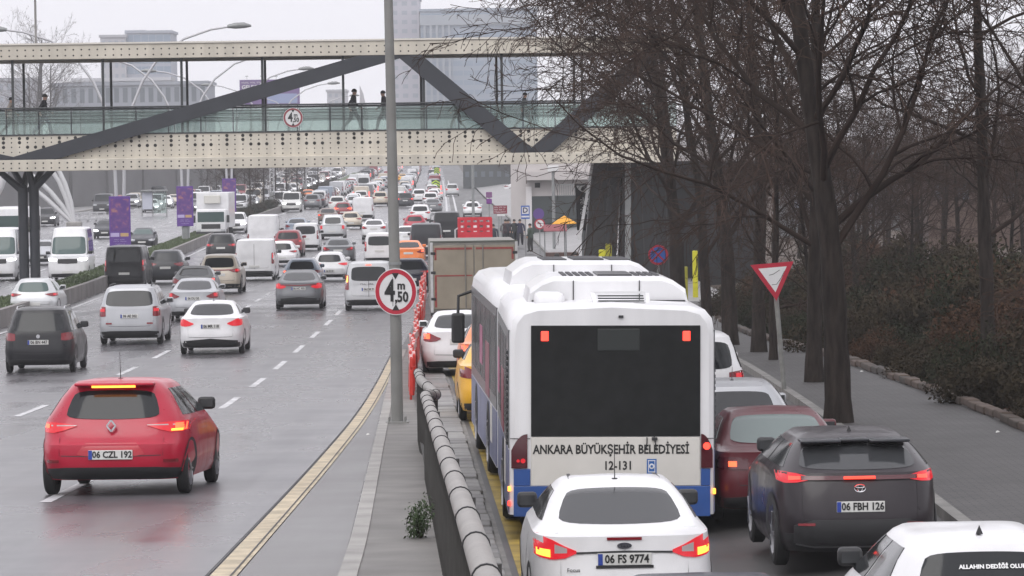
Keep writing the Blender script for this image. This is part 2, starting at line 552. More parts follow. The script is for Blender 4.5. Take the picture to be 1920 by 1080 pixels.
# painted markings
def stripe(name, y0, y1, xf, w, m, zf=zL, dz=0.005):
    n = max(2, int((y1 - y0) / max(1.5, y0 * 0.02)) + 1)
    ys = [y0 + (y1 - y0) * i / (n - 1) for i in range(n)]
    return ribbon(name, ys, lambda y: xf(y) - w / 2, lambda y: xf(y) + w / 2, zf, m, dz)
struct(stripe('edge_line', 14, 112, lambda y: xe(y) + 0.12, 0.24, M_YEL, dz=0.012))
M_TAR = mat('tar joint', (0.02, 0.02, 0.02), 0.6)
struct(stripe('joint_line', 14, 112, lambda y: xe(y) + 0.19, 0.018, M_TAR, dz=0.018))
struct(stripe('joint_line_outer', 14, 112, lambda y: xe(y) - 0.03, 0.02, M_TAR, dz=0.018))
struct(stripe('bus_lane_line', 20, 104, lambda y: xfence(y) + 1.1, 0.24, M_YELD, lambda x, y: zr(y), 0.006))
struct(stripe('median_edge_line', 60, 700, lambda y: xm(y) + 0.55, 0.14, M_WHT))
struct(stripe('far_edge_line', 320, 760, lambda y: xe(y) - 0.2, 0.2, M_WHT))
struct(stripe('far_edge_line_inner', 320, 760, lambda y: xe(y) + 0.75, 0.2, M_WHT, dz=0.006))
struct(stripe('opposite_edge_line', 150, 700, lambda y: xop(y) - 0.4, 0.14, M_WHT))
struct(stripe('opposite_kerb_line', 200, 700, lambda y: xol(y) + 0.4, 0.14, M_WHT))
LANES = (0.29, 0.53, 0.80)
def lane_x(fr): return lambda y: xm(y) + (xe(y) - xm(y)) * fr
lm = MB()
for li, fr in enumerate(LANES):
    f_ = lane_x(fr); y = 33.0 + li * 2.3
    while y < 520:
        yy = [y, y + 2.6, y + 5.2]
        for a, b in ((0, 1), (1, 2)):
            ya, yb = yy[a], yy[b]
            lm.add([(f_(ya) - .075, ya, zl(ya) + .005), (f_(ya) + .075, ya, zl(ya) + .005), (f_(yb) + .075, yb, zl(yb) + .005), (f_(yb) - .075, yb, zl(yb) + .005)], [(0, 1, 2, 3)])
        y += 10.6
for fr in (0.28, 0.52, 0.76):
    y = 150.0
    while y < 520:
        g_ = lambda q: xop(q) + (xol(q) - xop(q)) * fr
        ya, yb = y, y + 5
        lm.add([(g_(ya) - .075, ya, zl(ya) + .005), (g_(ya) + .075, ya, zl(ya) + .005), (g_(yb) + .075, yb, zl(yb) + .005), (g_(yb) - .075, yb, zl(yb) + .005)], [(0, 1, 2, 3)])
        y += 10.6
struct(lm.build('lane_markings', M_WHT))
# median: two low concrete walls with grass between them
ysm = ysteps(60, 900, 0.02, 2)
M_MED = mat('median wall concrete', (0.20, 0.185, 0.18), 0.75, var=0.22, scale=0.8, bump=0.3)
tag(kerb('median_wall', ysm, lambda y: xm(y) - 0.12, 0.24, zL, 0.62, M_MED), 'low grey concrete wall on the near side of the grass median', 'wall')
tag(kerb('median_wall', ysm, lambda y: xop(y) + 0.12, 0.24, zL, 0.35, M_MED), 'low concrete kerb wall on the oncoming side of the grass median', 'wall')
struct(ribbon('median_strip', ysm, lambda y: xop(y) + 0.2, lambda y: xm(y) - 0.2, zL, M_GRASS, 0.5, 4))
def tufts(name, n, xa, xb, y0, y1, zf, m, h=0.12, w=0.05, seed=1):
    r = np.random.RandomState(seed)
    vs, fs = [], []
    for i in range(n):
        y = y0 + (y1 - y0) * r.rand(); x = xa(y) + (xb(y) - xa(y)) * r.rand(); z = zf(x, y)
        a = r.rand() * 6.28; hh = h * (0.5 + r.rand()); dx, dy = math.cos(a) * w, math.sin(a) * w
        lx, ly = (r.rand() - .5) * h, (r.rand() - .5) * h
        k = len(vs)
        vs += [(x - dx, y - dy, z), (x + dx, y + dy, z), (x + lx, y + ly, z + hh)]
        fs.append((k, k + 1, k + 2))
    me = bpy.data.meshes.new(name); me.from_pydata(vs, [], fs)
    return obj(name, me, m)
tag(tufts('median_grass', 14000, lambda y: xop(y) + .25, lambda y: xm(y) - .25, 110, 330, lambda x, y: zl(y) + .48, M_GRASS, 0.09, 0.05), 'green grass growing on the raised median', 'grass', kind='stuff')
# ------------------------------------------------------------------ vehicles
M_GLASS = mat('car glass', (0.012, 0.014, 0.016), 0.05, spec=0.4)
M_GLASSG = mat('green tinted car glass', (0.06, 0.095, 0.09), 0.07, spec=0.5)
M_GLASSL = mat('grey misted car glass', (0.040, 0.042, 0.045), 0.10, spec=0.45)
M_TYRE = mat('tyre rubber', (0.018, 0.018, 0.019), 0.8)
M_RIM = mat('alloy rim', (0.35, 0.35, 0.37), 0.35, metal=0.8)
M_TRIM = mat('black plastic trim', (0.022, 0.022, 0.024), 0.55)
M_CHROME = mat('chrome', (0.6, 0.6, 0.62), 0.15, metal=1.0)
M_LENS = mat('dark red lens', (0.20, 0.008, 0.015), 0.15, coat=0.6)
M_LENSD = mat('smoked red lens', (0.07, 0.006, 0.012), 0.15, coat=0.6)
M_TAIL = mat('lit tail lamp', (0.22, 0.006, 0.012), 0.2, emit=(1, 0.025, 0.04), estr=0.38)
M_BRAKE = mat('lit brake lamp', (0.4, 0.02, 0.02), 0.3, emit=(1.0, 0.045, 0.025), estr=2.2)
M_BRAKEH = mat('bright orange red brake lamp', (0.4, 0.02, 0.02), 0.3, emit=(1.0, 0.085, 0.025), estr=2.3)
M_AMBER = mat('lit amber lamp', (0.5, 0.2, 0.02), 0.3, emit=(1.0, 0.33, 0.04), estr=2.2)
M_HEAD = mat('lit headlamp', (0.8, 0.8, 0.8), 0.2, emit=(0.95, 0.97, 1.0), estr=3.0)
M_HEADO = mat('headlamp lens', (0.45, 0.46, 0.48), 0.12, coat=0.6)
M_CLEAR = mat('clear lamp lens', (0.42, 0.36, 0.36), 0.15, coat=0.5)
M_PLATE = mat('plate white', (0.62, 0.62, 0.60), 0.5)
M_PLATEB = mat('plate blue', (0.02, 0.05, 0.30), 0.5)
M_INK = mat('black lettering', (0.012, 0.012, 0.012), 0.6)
def paint(name, col, metal=0.0, rough=0.35):
    dk = max(col) < .06
    return mat('paint ' + name, col, rough, metal=0.0 if dk else metal, coat=0.22 if dk else 0.3, var=0.07, scale=2.2, rvar=0.08, spec=.3 if dk else .45)
PC = dict(white=paint('white', (0.72, 0.72, 0.73)), offwhite=paint('off white', (0.60, 0.60, 0.58)), silver=paint('silver', (0.42, 0.43, 0.45), 0.35),
          grey=paint('grey', (0.16, 0.165, 0.175), 0.3), dark=paint('dark grey', (0.032, 0.034, 0.04), 0.15), black=paint('black', (0.014, 0.014, 0.017)),
          blueblack=paint('blue black', (0.016, 0.018, 0.034)), red=paint('red', (0.40, 0.003, 0.028)), maroon=paint('maroon', (0.085, 0.006, 0.012)),
          darkred=paint('dark red', (0.22, 0.012, 0.02)), beige=paint('beige', (0.50, 0.44, 0.36), 0.2), brown=paint('brown', (0.20, 0.15, 0.12), 0.2),
          orange=paint('orange', (0.80, 0.20, 0.03)), yellow=paint('yellow', (0.80, 0.42, 0.02)), bluegrey=paint('blue grey', (0.24, 0.28, 0.34), 0.3),
          plum=paint('plum black', (0.020, 0.015, 0.019), 0.1), palesilver=paint('pale silver', (0.56, 0.57, 0.58), 0.25), blue=paint('blue', (0.05, 0.12, 0.32)))

T = dict(
    hatch=dict(L=4.06, W=1.80, H=1.44, zb=.94, yrb=.20, rr=.48, cowl=3.0, rf=2.15, wr=.565, nose=.70, rw=(.97, 1.29, .575, .475), r=.315, ax=(.66, 3.24)),
    sedan=dict(L=4.55, W=1.82, H=1.46, zb=.97, yrb=.07, deck=.60, rr=1.40, cowl=3.4, rf=2.5, wr=.575, nose=.72, rw=(1.06, 1.36, .62, .50), r=.32, ax=(.95, 3.63)),
    suv=dict(L=4.5, W=1.86, H=1.66, zb=1.06, yrb=.14, rr=.50, cowl=3.45, rf=2.7, wr=.65, nose=.86, rw=(1.12, 1.50, .64, .56), r=.36, ax=(.80, 3.50)),
    jeep=dict(L=4.75, W=1.87, H=1.76, zb=1.12, yrb=.06, rr=.30, cowl=3.5, rf=2.85, wr=.70, nose=.98, rw=(1.17, 1.60, .72, .65), r=.375, ax=(.95, 3.73), n=11),
    mpv=dict(L=4.4, W=1.80, H=1.66, zb=1.02, yrb=.08, rr=.40, cowl=3.5, rf=2.6, wr=.655, nose=.80, rw=(1.07, 1.50, .66, .60), r=.32, ax=(.75, 3.43), n=7),
    van=dict(L=4.4, W=1.83, H=1.83, zb=1.08, yrb=.03, rr=.13, cowl=3.55, rf=2.75, wr=.74, nose=.85, rw=(1.13, 1.62, .66, .62), r=.32, ax=(.75, 3.48), n=9),
    bigvan=dict(L=5.2, W=2.02, H=2.08, zb=1.25, yrb=.02, rr=.10, cowl=4.45, rf=3.6, wr=.86, nose=1.0, rw=None, r=.34, ax=(1.0, 4.2), n=10),
    boxvan=dict(L=5.6, W=2.05, H=2.45, zb=1.30, yrb=.02, rr=.08, cowl=4.8, rf=4.0, wr=.90, nose=1.05, rw=None, r=.35, ax=(1.1, 4.6), n=12),
    minibus=dict(L=6.2, W=2.06, H=2.72, zb=1.32, yrb=.02, rr=.08, cowl=5.25, rf=4.45, wr=.84, nose=1.2, ws=2.25, rw=(1.45, 2.2, .78, .74), r=.36, ax=(1.3, 5.1), n=10),
    coupe=dict(L=4.37, W=1.83, H=1.46, zb=1.06, yrb=.16, rr=.72, cowl=3.35, rf=2.5, wr=.60, nose=.86, rw=(1.11, 1.33, .66, .56), r=.37, ax=(.82, 3.47), n=5.5),
    old=dict(L=4.6, W=1.72, H=1.36, zb=.91, yrb=.05, deck=.85, rr=1.5, cowl=3.35, rf=2.55, wr=.58, nose=.74, rw=(.98, 1.27, .62, .52), r=.31, ax=(1.0, 3.75), n=9),
    pickup=dict(L=5.2, W=1.86, H=1.80, zb=1.06, yrb=.02, deck=1.55, rr=1.85, cowl=3.95, rf=3.1, wr=.66, nose=.98, rw=(1.14, 1.58, .60, .55), r=.38, ax=(1.15, 4.25), n=9),
)
def levels(t):
    W2, L, H, zb = t['W'] / 2, t['L'], t['H'], t['zb']
    n = t.get('n', 6)
    zn, zr_ = t['nose'], H - .075
    c = t['cowl']
    lv = [(.20, .93 * W2, .16, L - .16, n), (.30, .975 * W2, .045, L - .05, n), (.46, W2, 0, L, n), (.64, W2, .02, L - .01, n)]
    k1 = max(.70, zn)
    yb = t['yrb']
    lv.append((k1, .995 * W2, .02 + yb * .35, L - .10, n))
    zmid = (k1 + zb) / 2
    lv.append((zmid, .985 * W2, .02 + yb * .65, L - .10 - (L - .1 - c) * .55, n))
    lv.append((zb, .955 * W2, yb, c, n))
    if 'deck' in t:
        lv.append((zb + .045, .90 * W2, t['deck'], c - .07, n))
        ry0 = t['deck']; z0 = zb + .045
    else:
        ry0 = yb; z0 = zb
    rr, rf, wr = t['rr'], t['rf'], t['wr']
    w0 = (.90 if 'deck' in t else .945) * W2
    ng = 5.5 if n < 8 else n
    for q in (.33, .66):
        zz = z0 + (zr_ - z0) * q
        lv.append((zz, w0 + (wr * 1.04 - w0) * (q ** 1.1), ry0 + (rr - ry0) * q, c - .06 + (rf - c + .06) * q, ng))
    lv.append((zr_, wr, rr, rf, ng))
    lv.append((H - .03, wr * .90, rr + .13, rf - .18, ng))
    lv.append((H - .008, wr * .66, rr + .35, rf - .45, 4))
    lv.append((H, wr * .3, rr + (rf - rr) * .35, rf - (rf - rr) * .4, 3))
    return lv
class Surf:
    def __init__(s, t):
        s.t = t; s.lv = levels(t); s.z = [l[0] for l in s.lv]
    def at(s, z):
        lv = s.lv
        if z <= lv[0][0]: return lv[0][1:]
        for a, b in zip(lv, lv[1:]):
            if z <= b[0]:
                k = (z - a[0]) / (b[0] - a[0])
                return tuple(a[i] + (b[i] - a[i]) * k for i in range(1, 5))
        return lv[-1][1:]
    def rear(s, x, z):
        w, yr, yf, n = s.at(z)
        k = min(.9999, abs(x) / w)
        return (yr + yf) / 2 - (yf - yr) / 2 * (1 - k ** n) ** (1 / n)
    def front(s, x, z):
        w, yr, yf, n = s.at(z)
        k = min(.9999, abs(x) / w)
        return (yr + yf) / 2 + (yf - yr) / 2 * (1 - k ** n) ** (1 / n)
    def side(s, y, z):
        w, yr, yf, n = s.at(z)
        k = min(.9999, abs(y - (yr + yf) / 2) / ((yf - yr) / 2))
        return w * (1 - k ** n) ** (1 / n)
    def body(s, N=44):
        mb = MB(); vs, fs = [], []
        for z, w, yr, yf, n in s.lv:
            for j in range(N):
                t = 2 * math.pi * (j + .5) / N
                c_, s_ = math.cos(t), math.sin(t)
                x = w * math.copysign(abs(c_) ** (2 / n), c_)
                y = (yr + yf) / 2 + (yf - yr) / 2 * math.copysign(abs(s_) ** (2 / n), s_)
                vs.append((x, y, z))
        m = len(s.lv)
        for i in range(m - 1):
            for j in range(N):
                fs.append((i * N + j, i * N + (j + 1) % N, (i + 1) * N + (j + 1) % N, (i + 1) * N + j))
        fs.append(tuple(reversed(range(N)))); fs.append(tuple((m - 1) * N + j for j in range(N)))
        mb.add(vs, fs)
        return mb.mesh('body', 0.55)
    # ---- conforming patches. fn(u, v) -> (a, z); 'where' is rear, front, right or left
    def grid(s, mb, fn, nu, nv, off, where='rear', skirt=0.02, us=None):
        us = us or [i / nu for i in range(nu + 1)]
        nu = len(us) - 1
        vs = []
        def pt(u, v, o):
            a, z = fn(u, v)
            if where == 'rear': return (a, s.rear(a, z) - o, z)
            if where == 'front': return (a, s.front(a, z) + o, z)
            x = s.side(a, z) + o
            return (x if where == 'right' else -x, a, z)
        for v in range(nv + 1):
            for u in us: vs.append(pt(u, v / nv, off))
        fs = []
        for j in range(nv):
            for i in range(nu):
                k = j * (nu + 1) + i
                fs.append((k, k + 1, k + nu + 2, k + nu + 1))
        if skirt:
            ring = [j for j in range(nu + 1)] + [j * (nu + 1) + nu for j in range(1, nv + 1)] + [nv * (nu + 1) + i for i in range(nu - 1, -1, -1)] + [j * (nu + 1) for j in range(nv - 1, 0, -1)]
            b = len(vs)
            uv = [(us[i], 0) for i in range(nu + 1)] + [(1, j / nv) for j in range(1, nv + 1)] + [(us[i], 1) for i in range(nu - 1, -1, -1)] + [(0, j / nv) for j in range(nv - 1, 0, -1)]
            for u, v in uv: vs.append(pt(u, v, off - skirt))
            n = len(ring)
            for i in range(n): fs.append((ring[i], ring[(i + 1) % n], b + (i + 1) % n, b + i))
        mb.add(vs, fs)
    def cols(s, mb, cs, off, where='rear', nv=3, mirror=1, sub=3, skirt=0.02):
        """patch over columns (a, z0, z1)"""
        full = []
        for p, q in zip(cs, cs[1:]):
            for i in range(sub): full.append(tuple(p[k] + (q[k] - p[k]) * i / sub for k in range(3)))
        full.append(cs[-1])
        n = len(full) - 1
        def fn(u, v):
            c = full[min(n, int(round(u * n)))]
            return (c[0] * mirror, c[1] + (c[2] - c[1]) * v)
        s.grid(mb, fn, n, nv, off, where, skirt)
USIN = [0.5 - 0.5 * math.cos(math.pi * i / 14) for i in range(15)]
def rounded(zb, zt, hb, ht, p=7, bow_b=0.0, bow_t=0.0):
    def fn(u, v):
        uu = 2 * u - 1
        k = (1 - min(.9999, abs(uu)) ** p) ** (1 / p)
        zc = (zb + zt) / 2
        b = zb + bow_b * (1 - uu * uu); t_ = zt + bow_t * (1 - uu * uu)
        z = zc + ((b if v < .5 else t_) - zc) * abs(2 * v - 1) * k
        q = (z - zb) / (zt - zb)
        return ((hb + (ht - hb) * q) * uu, z)
    return fn
TYRE = {}
def wheel_mesh():
    if 'w' in TYRE: return TYRE['w'], TYRE['r']
    mb = MB()
    mb.lathe_x([(.60, -.22), (.93, -.22), (1.0, -.15), (1.0, .15), (.93, .22), (.68, .22), (.64, .14), (.2, .1), (.001, .1)], 22)
    TYRE['w'] = mb.mesh('wheel', 0.6)
    mb = MB()
    for i in range(5):
        a = 2 * math.pi * i / 5
        mb.bar((.17, 0, 0), (.17, math.cos(a) * .66, math.sin(a) * .66), .1, .17, up=(1, 0, 0))
    mb.disc((.21, 0, 0), .16, (1, 0, 0), 12, .05)
    mb.lathe_x([(.60, .10), (.66, .20), (.68, .225)], 20)
    TYRE['r'] = mb.mesh('rim', 0.6)
    return TYRE['w'], TYRE['r']
TL = dict(   # tail lamp outlines on the right side: columns (x, z low, z high)
    hatch=[(.46, .845, .86), (.60, .77, .88), (.74, .755, .90), (.83, .775, .905), (.872, .80, .90)],
    sedan=[(.50, .80, .83), (.60, .75, .90), (.72, .74, .95), (.83, .76, .98), (.872, .80, .97)],
    suv=[(.42, .97, 1.0), (.60, .90, 1.04), (.78, .88, 1.07), (.87, .92, 1.06)],
    jeep=[(.70, .86, 1.14), (.78, .85, 1.15), (.86, .85, 1.15), (.905, .87, 1.13)],
    mpv=[(.58, .83, 1.0), (.70, .82, 1.02), (.80, .83, 1.03), (.865, .86, 1.0)],
    van=[(.74, .80, 1.32), (.80, .78, 1.36), (.86, .80, 1.36), (.895, .84, 1.3)],
    bigvan=[(.86, .86, 1.38), (.92, .84, 1.42), (.975, .86, 1.4), (.995, .9, 1.36)],
    boxvan=[(.86, .80, 1.20), (.92, .78, 1.24), (.975, .8, 1.24), (1.005, .84, 1.2)],
    minibus=[(.88, .86, 1.38), (.93, .84, 1.42), (.985, .86, 1.4), (1.01, .9, 1.36)],
    coupe=[(.56, .985, 1.03), (.68, .96, 1.06), (.80, .95, 1.07), (.865, .97, 1.06)],
    old=[(.46, .70, .84), (.60, .70, .85), (.74, .70, .85), (.825, .71, .84)],
    pickup=[(.72, .78, 1.02), (.80, .76, 1.04), (.86, .77, 1.03), (.90, .8, 1.0)],
)
CARS = {}
def car_meshes(kind):
    """every part mesh of one kind of car, shared by all its copies"""
    if kind in CARS: return CARS[kind]
    t = T[kind]; S = Surf(t); D = {'S': S, 't': t}
    W2, L, H, zb = t['W'] / 2, t['L'], t['H'], t['zb']
    D['body'] = S.body()
    def pm(name, fill, ang=0.7):
        mb = MB(); fill(mb); me = mb.mesh(name, ang); return me
    if t['rw']:
        a, b, hb, ht = t['rw']
        D['rear_window'] = pm('rear_window', lambda m: S.grid(m, rounded(a, b, hb, ht, 7, -.02, .015), 0, 6, .008, 'rear', .02, USIN))
    zr_ = H - .075
    z0 = zb + (.09 if 'deck' in t else .05)
    D['windscreen'] = pm('windscreen', lambda m: S.grid(m, rounded(z0, t.get('ws', zr_ - .03), S.at(z0)[0] - .10, S.at(t.get('ws', zr_))[0] - .09, 10), 0, 6, .008, 'front', .02, USIN))
    # side windows: in the span between the pillars at each height
    def sidewin(m, ua, ub, where):
        def fn(u, v):
            z = z0 + (zr_ - .05 - z0) * v
            w, yr, yf, n = S.at(z)
            A, B = yr + .30, yf - .22
            uu = ua + (ub - ua) * u
            e = 0.0
            return (A + (B - A) * uu, z)
        S.grid(m, fn, 8, 5, .008, where, .02)
    van = kind in ('bigvan', 'boxvan')
    spans = [(.74, 1.0)] if van else ([(0.02, .30), (.33, .62), (.65, 1.0)] if kind == 'minibus' else [(0.0, .46), (.50, 1.0)])
    if kind in ('pickup',): spans = [(0.0, .46), (.5, 1.0)]
    D['side_window'] = [(pm('side_window', lambda m, q=q, wh=wh: sidewin(m, q[0], q[1], wh))) for q in spans for wh in ('right', 'left')]
    D['tail_light'] = [pm('tail_light', lambda m, k=k: S.cols(m, TL[kind], .012, 'rear', 3, k)) for k in (1, -1)]
    # the lit core of each lamp
    c = TL[kind]; zm0 = min(q[1] for q in c[1:]); zm1 = max(q[2] for q in c)
    vert = kind in ('van', 'bigvan', 'boxvan', 'minibus', 'jeep', 'pickup')
    xa, xb = (c[0][0] + .03, c[-1][0] - .03) if vert else (c[-2][0] - .10, c[-1][0] - .02)
    za, zb2 = ((zm0 + zm1) / 2, zm1 - .06) if vert else (zm0 + (zm1 - zm0) * .3, zm1 - (zm1 - zm0) * .2)
    D['lamp_core'] = [pm('lamp_core', lambda m, k=k: S.cols(m, [(xa, za, zb2), (xb, za, zb2)], .022, 'rear', 2, k)) for k in (1, -1)]
    hz = t['nose'] - .06
    D['headlight'] = [pm('headlight', lambda m, k=k: S.cols(m, [(W2 * .52, hz - .08, hz + .02), (W2 * .7, hz - .1, hz + .05), (W2 * .9, hz - .08, hz + .08), (W2 * .96, hz - .02, hz + .07)], .012, 'front', 3, k)) for k in (1, -1)]
    D['grille'] = pm('grille', lambda m: S.cols(m, [(-W2 * .48, hz - .22, hz), (0, hz - .24, hz + .01), (W2 * .48, hz - .22, hz)], .010, 'front', 3))
    D['front_bumper'] = pm('front_bumper', lambda m: S.cols(m, [(-W2 * .8, .24, .40), (0, .22, .40), (W2 * .8, .24, .40)], .012, 'front', 3, 1, 6))
    bz = .42 if kind in ('suv', 'jeep', 'van', 'coupe', 'pickup') else (.36 if not van else .5)
    D['rear_bumper'] = pm('rear_bumper', lambda m: S.cols(m, [(-W2 * .93, .22, bz - .02), (-W2 * .6, .205, bz), (W2 * .6, .205, bz), (W2 * .93, .22, bz - .02)], .014, 'rear', 3, 1, 5))
    # thin dark joint of the tailgate
    def seam(m):
        sz = bz + .14
        S.cols(m, [(-W2 * .66, sz, sz + .010), (0, sz - .015, sz - .005), (W2 * .66, sz, sz + .010)], .004, 'rear', 1, 1, 6, 0)
        if van or kind == 'van':
            S.cols(m, [(-.008, bz + .1, H - .25), (.008, bz + .1, H - .25)], .006, 'rear', 8, 1, 1, 0)
        for k in (1, -1):
            S.cols(m, [(W2 * .68, sz, sz + .010), (W2 * .685, sz, min(zb, TL[kind][1][1])), ], .004, 'rear', 4, k, 1, 0)
    D['seam'] = pm('seam', seam)
    def doorseam(m):
        for wh in ('right', 'left'):
            for y in (t['ax'][0] + .55, (t['ax'][0] + t['ax'][1]) / 2 + .1, t['ax'][1] - .45):
                S.cols(m, [(y, .32, zb + .02), (y + .010, .32, zb + .02)], .004, wh, 6, 1, 1, 0)
    D['door_seam'] = pm('door_seam', doorseam)
    def arch(m, yw, sgn):
        R = t['r'] + .075; zc = t['r']
        vs = [(sgn * (S.side(yw, zc) + .006), yw, zc)]
        N = 18
        for i in range(N + 1):
            a = -0.35 + (math.pi + .7) * i / N
            y, z = yw + R * math.cos(a), max(.205, zc + R * math.sin(a))
            vs.append((sgn * (S.side(y, z) + .006), y, z))
        m.add(vs, [(0, i, i + 1) for i in range(1, N + 1)])
    D['wheel_arch'] = [pm('wheel_arch', lambda m, y=y, k=k: arch(m, y, k)) for y in t['ax'] for k in (1, -1)]
    # mirrors
    ym, zm = t['cowl'] - .42, zb + .12
    def mir(m, k):
        x0 = S.side(ym, zm) - .02
        a, b = sorted((k * (x0 + .05), k * (x0 + .26)))
        m.cbox(a, b, ym - .05, ym + .10, zm - .075, zm + .085, .04)
        m.bar((k * (x0 - .02), ym + .05, zm - .04), (k * (x0 + .12), ym + .03, zm - .04), .06, .05)
    D['mirror'] = [pm('mirror', lambda m, k=k: mir(m, k), 0.9) for k in (1, -1)]
    def mglass(m, k):
        x0 = S.side(ym, zm) - .02
        a, b = sorted((k * (x0 + .08), k * (x0 + .235)))
        m.box(a, b, ym - .056, ym - .045, zm - .045, zm + .055)
    D['mirror_glass'] = [pm('mirror_glass', lambda m, k=k: mglass(m, k)) for k in (1, -1)]
    pz = dict(hatch=.515, sedan=.80, suv=.80, jeep=.86, mpv=.78, van=.80, bigvan=.72, boxvan=.66, minibus=.62, coupe=.70, old=.78, pickup=.60)[kind]
    D['pz'] = pz
    yp = S.rear(.2, pz) - .022
    mb = MB(); mb.cbox(-.262, .262, yp, yp + .02, pz - .058, pz + .058, .004); D['licence_plate'] = mb.mesh('licence_plate')
    mb = MB(); mb.box(-.260, -.215, yp - .003, yp + .004, pz - .055, pz + .055); D['plate_band'] = mb.mesh('plate_band')
    D['yp'] = yp
    yf = S.front(.2, .48) + .02
    mb = MB(); mb.cbox(-.262, .262, yf - .02, yf, .42, .53, .004); D['front_plate'] = mb.mesh('front_plate')
    CARS[kind] = D
    return D
PLACED = []
def plate_text(S, parent, D, m=M_INK, dy=0.0, size=.112):
    text(S, size, m, parent, (.022, D['yp'] - .003 + dy, D['pz']), sx=.86, bold=.003)
def vehicle(kind, px, py, col, label, cat='car', facing=0, group=None, name=None, detail=2, brake=None, head=False, glass=None, plate=None,
            lens=None, yaw=None, at=None, high=None, fast=False, scale=1.0, rim=None, core=(1, 1), trim=None, taxi=False):
    D = car_meshes(kind); S, t = D['S'], D['t']
    g = G(px, py) if at is None else Vector((at[0], at[1], ground(at[0], at[1])))
    x, y = g.x, g.y
    if yaw is None:
        f_ = xe if y > 140 or x < xfence(y) - .2 else xfence
        if x < xop(y): f_ = xm
        yaw = -math.atan((f_(y + 6) - f_(y - 2)) / 8)
    L = t['L'] * scale
    rz = yaw
    nm = name or dict(hatch='hatchback_car', sedan='sedan_car', suv='sport_utility_car', jeep='off_road_car', mpv='people_carrier', van='small_van', bigvan='panel_van',
                      boxvan='panel_van', minibus='minibus', coupe='crossover_car', old='sedan_car', pickup='pickup_truck')[kind]
    gz0 = ground(x, y); gz1 = ground(x, y + 3)
    o = thing(nm, label, cat, (x, y, gz0), 0, group)
    if facing:
        o.rotation_euler = (-math.atan((gz1 - gz0) / 3), 0, rz + math.pi)
        o.location = Vector((x, y, gz0)) + Vector((math.sin(-rz), math.cos(rz), 0)) * L
        o.location.z = ground(o.location.x, o.location.y)
    else:
        o.rotation_euler = (math.atan((gz1 - gz0) / 3), 0, rz)
    o.scale = (scale,) * 3
    PLACED.append((o.location.x, min(o.location.y, y), L))
    pm = PC[col]
    gl = glass or M_GLASS
    lm = lens or M_LENS
    obj('body', D['body'], pm, o)
    if 'rear_window' in D: obj('rear_window', D['rear_window'], gl, o)
    obj('windscreen', D['windscreen'], gl, o)
    for me in D['side_window']: obj('side_window', me, gl, o)
    for i, me in enumerate(D['tail_light']):
        l = obj('tail_light', me, lm if not brake else (brake if detail < 1 else lm), o)
        if brake and detail >= 1 and core[i]: obj('lamp_core', D['lamp_core'][i], brake, l)
    obj('rear_bumper', D['rear_bumper'], trim or M_TRIM, o)
    w, r_ = wheel_mesh()
    for yw in t['ax']:
        for k in (1, -1):
            wh = obj('wheel', w, M_TYRE, o)
            wh.location = (k * (S.side(yw, .35) - .075), yw, t['r'])
            wh.scale = (t['r'] * 1.0, t['r'], t['r'])
            if k < 0: wh.rotation_euler = (0, 0, math.pi)
            if detail >= 1: obj('rim', r_, rim or M_RIM, wh)
    obj('licence_plate', D['licence_plate'], M_PLATE, o)
    if detail >= 1 or facing:
        for me in D['wheel_arch']: obj('wheel_arch', me, M_TRIM, o)
        for i, me in enumerate(D['mirror']):
            q = obj('mirror', me, M_TRIM if trim or kind in ('van', 'bigvan', 'boxvan', 'minibus') else pm, o)
            if detail >= 2: obj('mirror_glass', D['mirror_glass'][i], M_GLASSL, q)
    if facing or detail >= 2:
        for me in D['headlight']: obj('headlight', me, M_HEAD if head else M_HEADO, o)
        obj('grille', D['grille'], M_TRIM, o)
        obj('front_bumper', D['front_bumper'], M_TRIM, o)
        if facing: obj('front_plate', D['front_plate'], M_PLATE, o)
    if detail >= 2:
        obj('seam', D['seam'], M_TRIM, o); obj('door_seam', D['door_seam'], M_TRIM, o)
    if high:
        a, b, hb, ht = t['rw']
        mb = MB(); zc = b - .005
        mb.box(-.17, .17, S.rear(0, zc) - .035, S.rear(0, zc) + .02, zc - .018, zc + .018)
        mb.build('high_brake_light', high, o)
    if plate:
        pb = obj('plate_band', D['plate_band'], M_PLATEB, o)
        plate_text(plate, o, D)
    if taxi:
        mb = MB(); mb.cbox(-.22, .22, t['rr'] + .5, t['rr'] + .68, t['H'] - .01, t['H'] + .13, .03)
        mb.build('taxi_sign', mat('taxi sign', (.7, .6, .3), .4), o)
    o['_k'] = 0; del o['_k']
    return o, D
T['sedan'].update(zb=1.02, H=1.48, rw=(1.11, 1.38, .635, .50))
TL['sedan'] = [(.47, .86, .885), (.58, .815, .93), (.70, .80, .99), (.82, .81, 1.03), (.868, .83, 1.02)]
TL['hatch'] = [(.42, .868, .878), (.56, .82, .90), (.70, .785, .915), (.82, .79, .92), (.868, .81, .915)]
def antenna(o, y, z, h=.32, lean=.12, x=0):
    mb = MB(); mb.disc((x, y, z + .012), .03, (0, 0, 1), 10, .02); mb.tube([(x, y, z), (x, y - lean, z + h)], [.006, .003], 5)
    mb.build('antenna', M_TRIM, o)
def fin(o, y, z, m=None):
    mb = MB()
    mb.add([(-.03, y - .08, z), (.03, y - .08, z), (0, y + .10, z), (0, y - .07, z + .075)], [(0, 1, 3), (1, 2, 3), (2, 0, 3), (0, 2, 1)])
    mb.build('antenna', m or M_TRIM, o)
def patch(o, D, name, cs, m, off=.02, where='rear', mirror=1, sub=3, skirt=.02, nv=3):
    mb = MB(); D['S'].cols(mb, cs, off, where, nv, mirror, sub, skirt)
    return mb.build(name, m, o, 0.7)

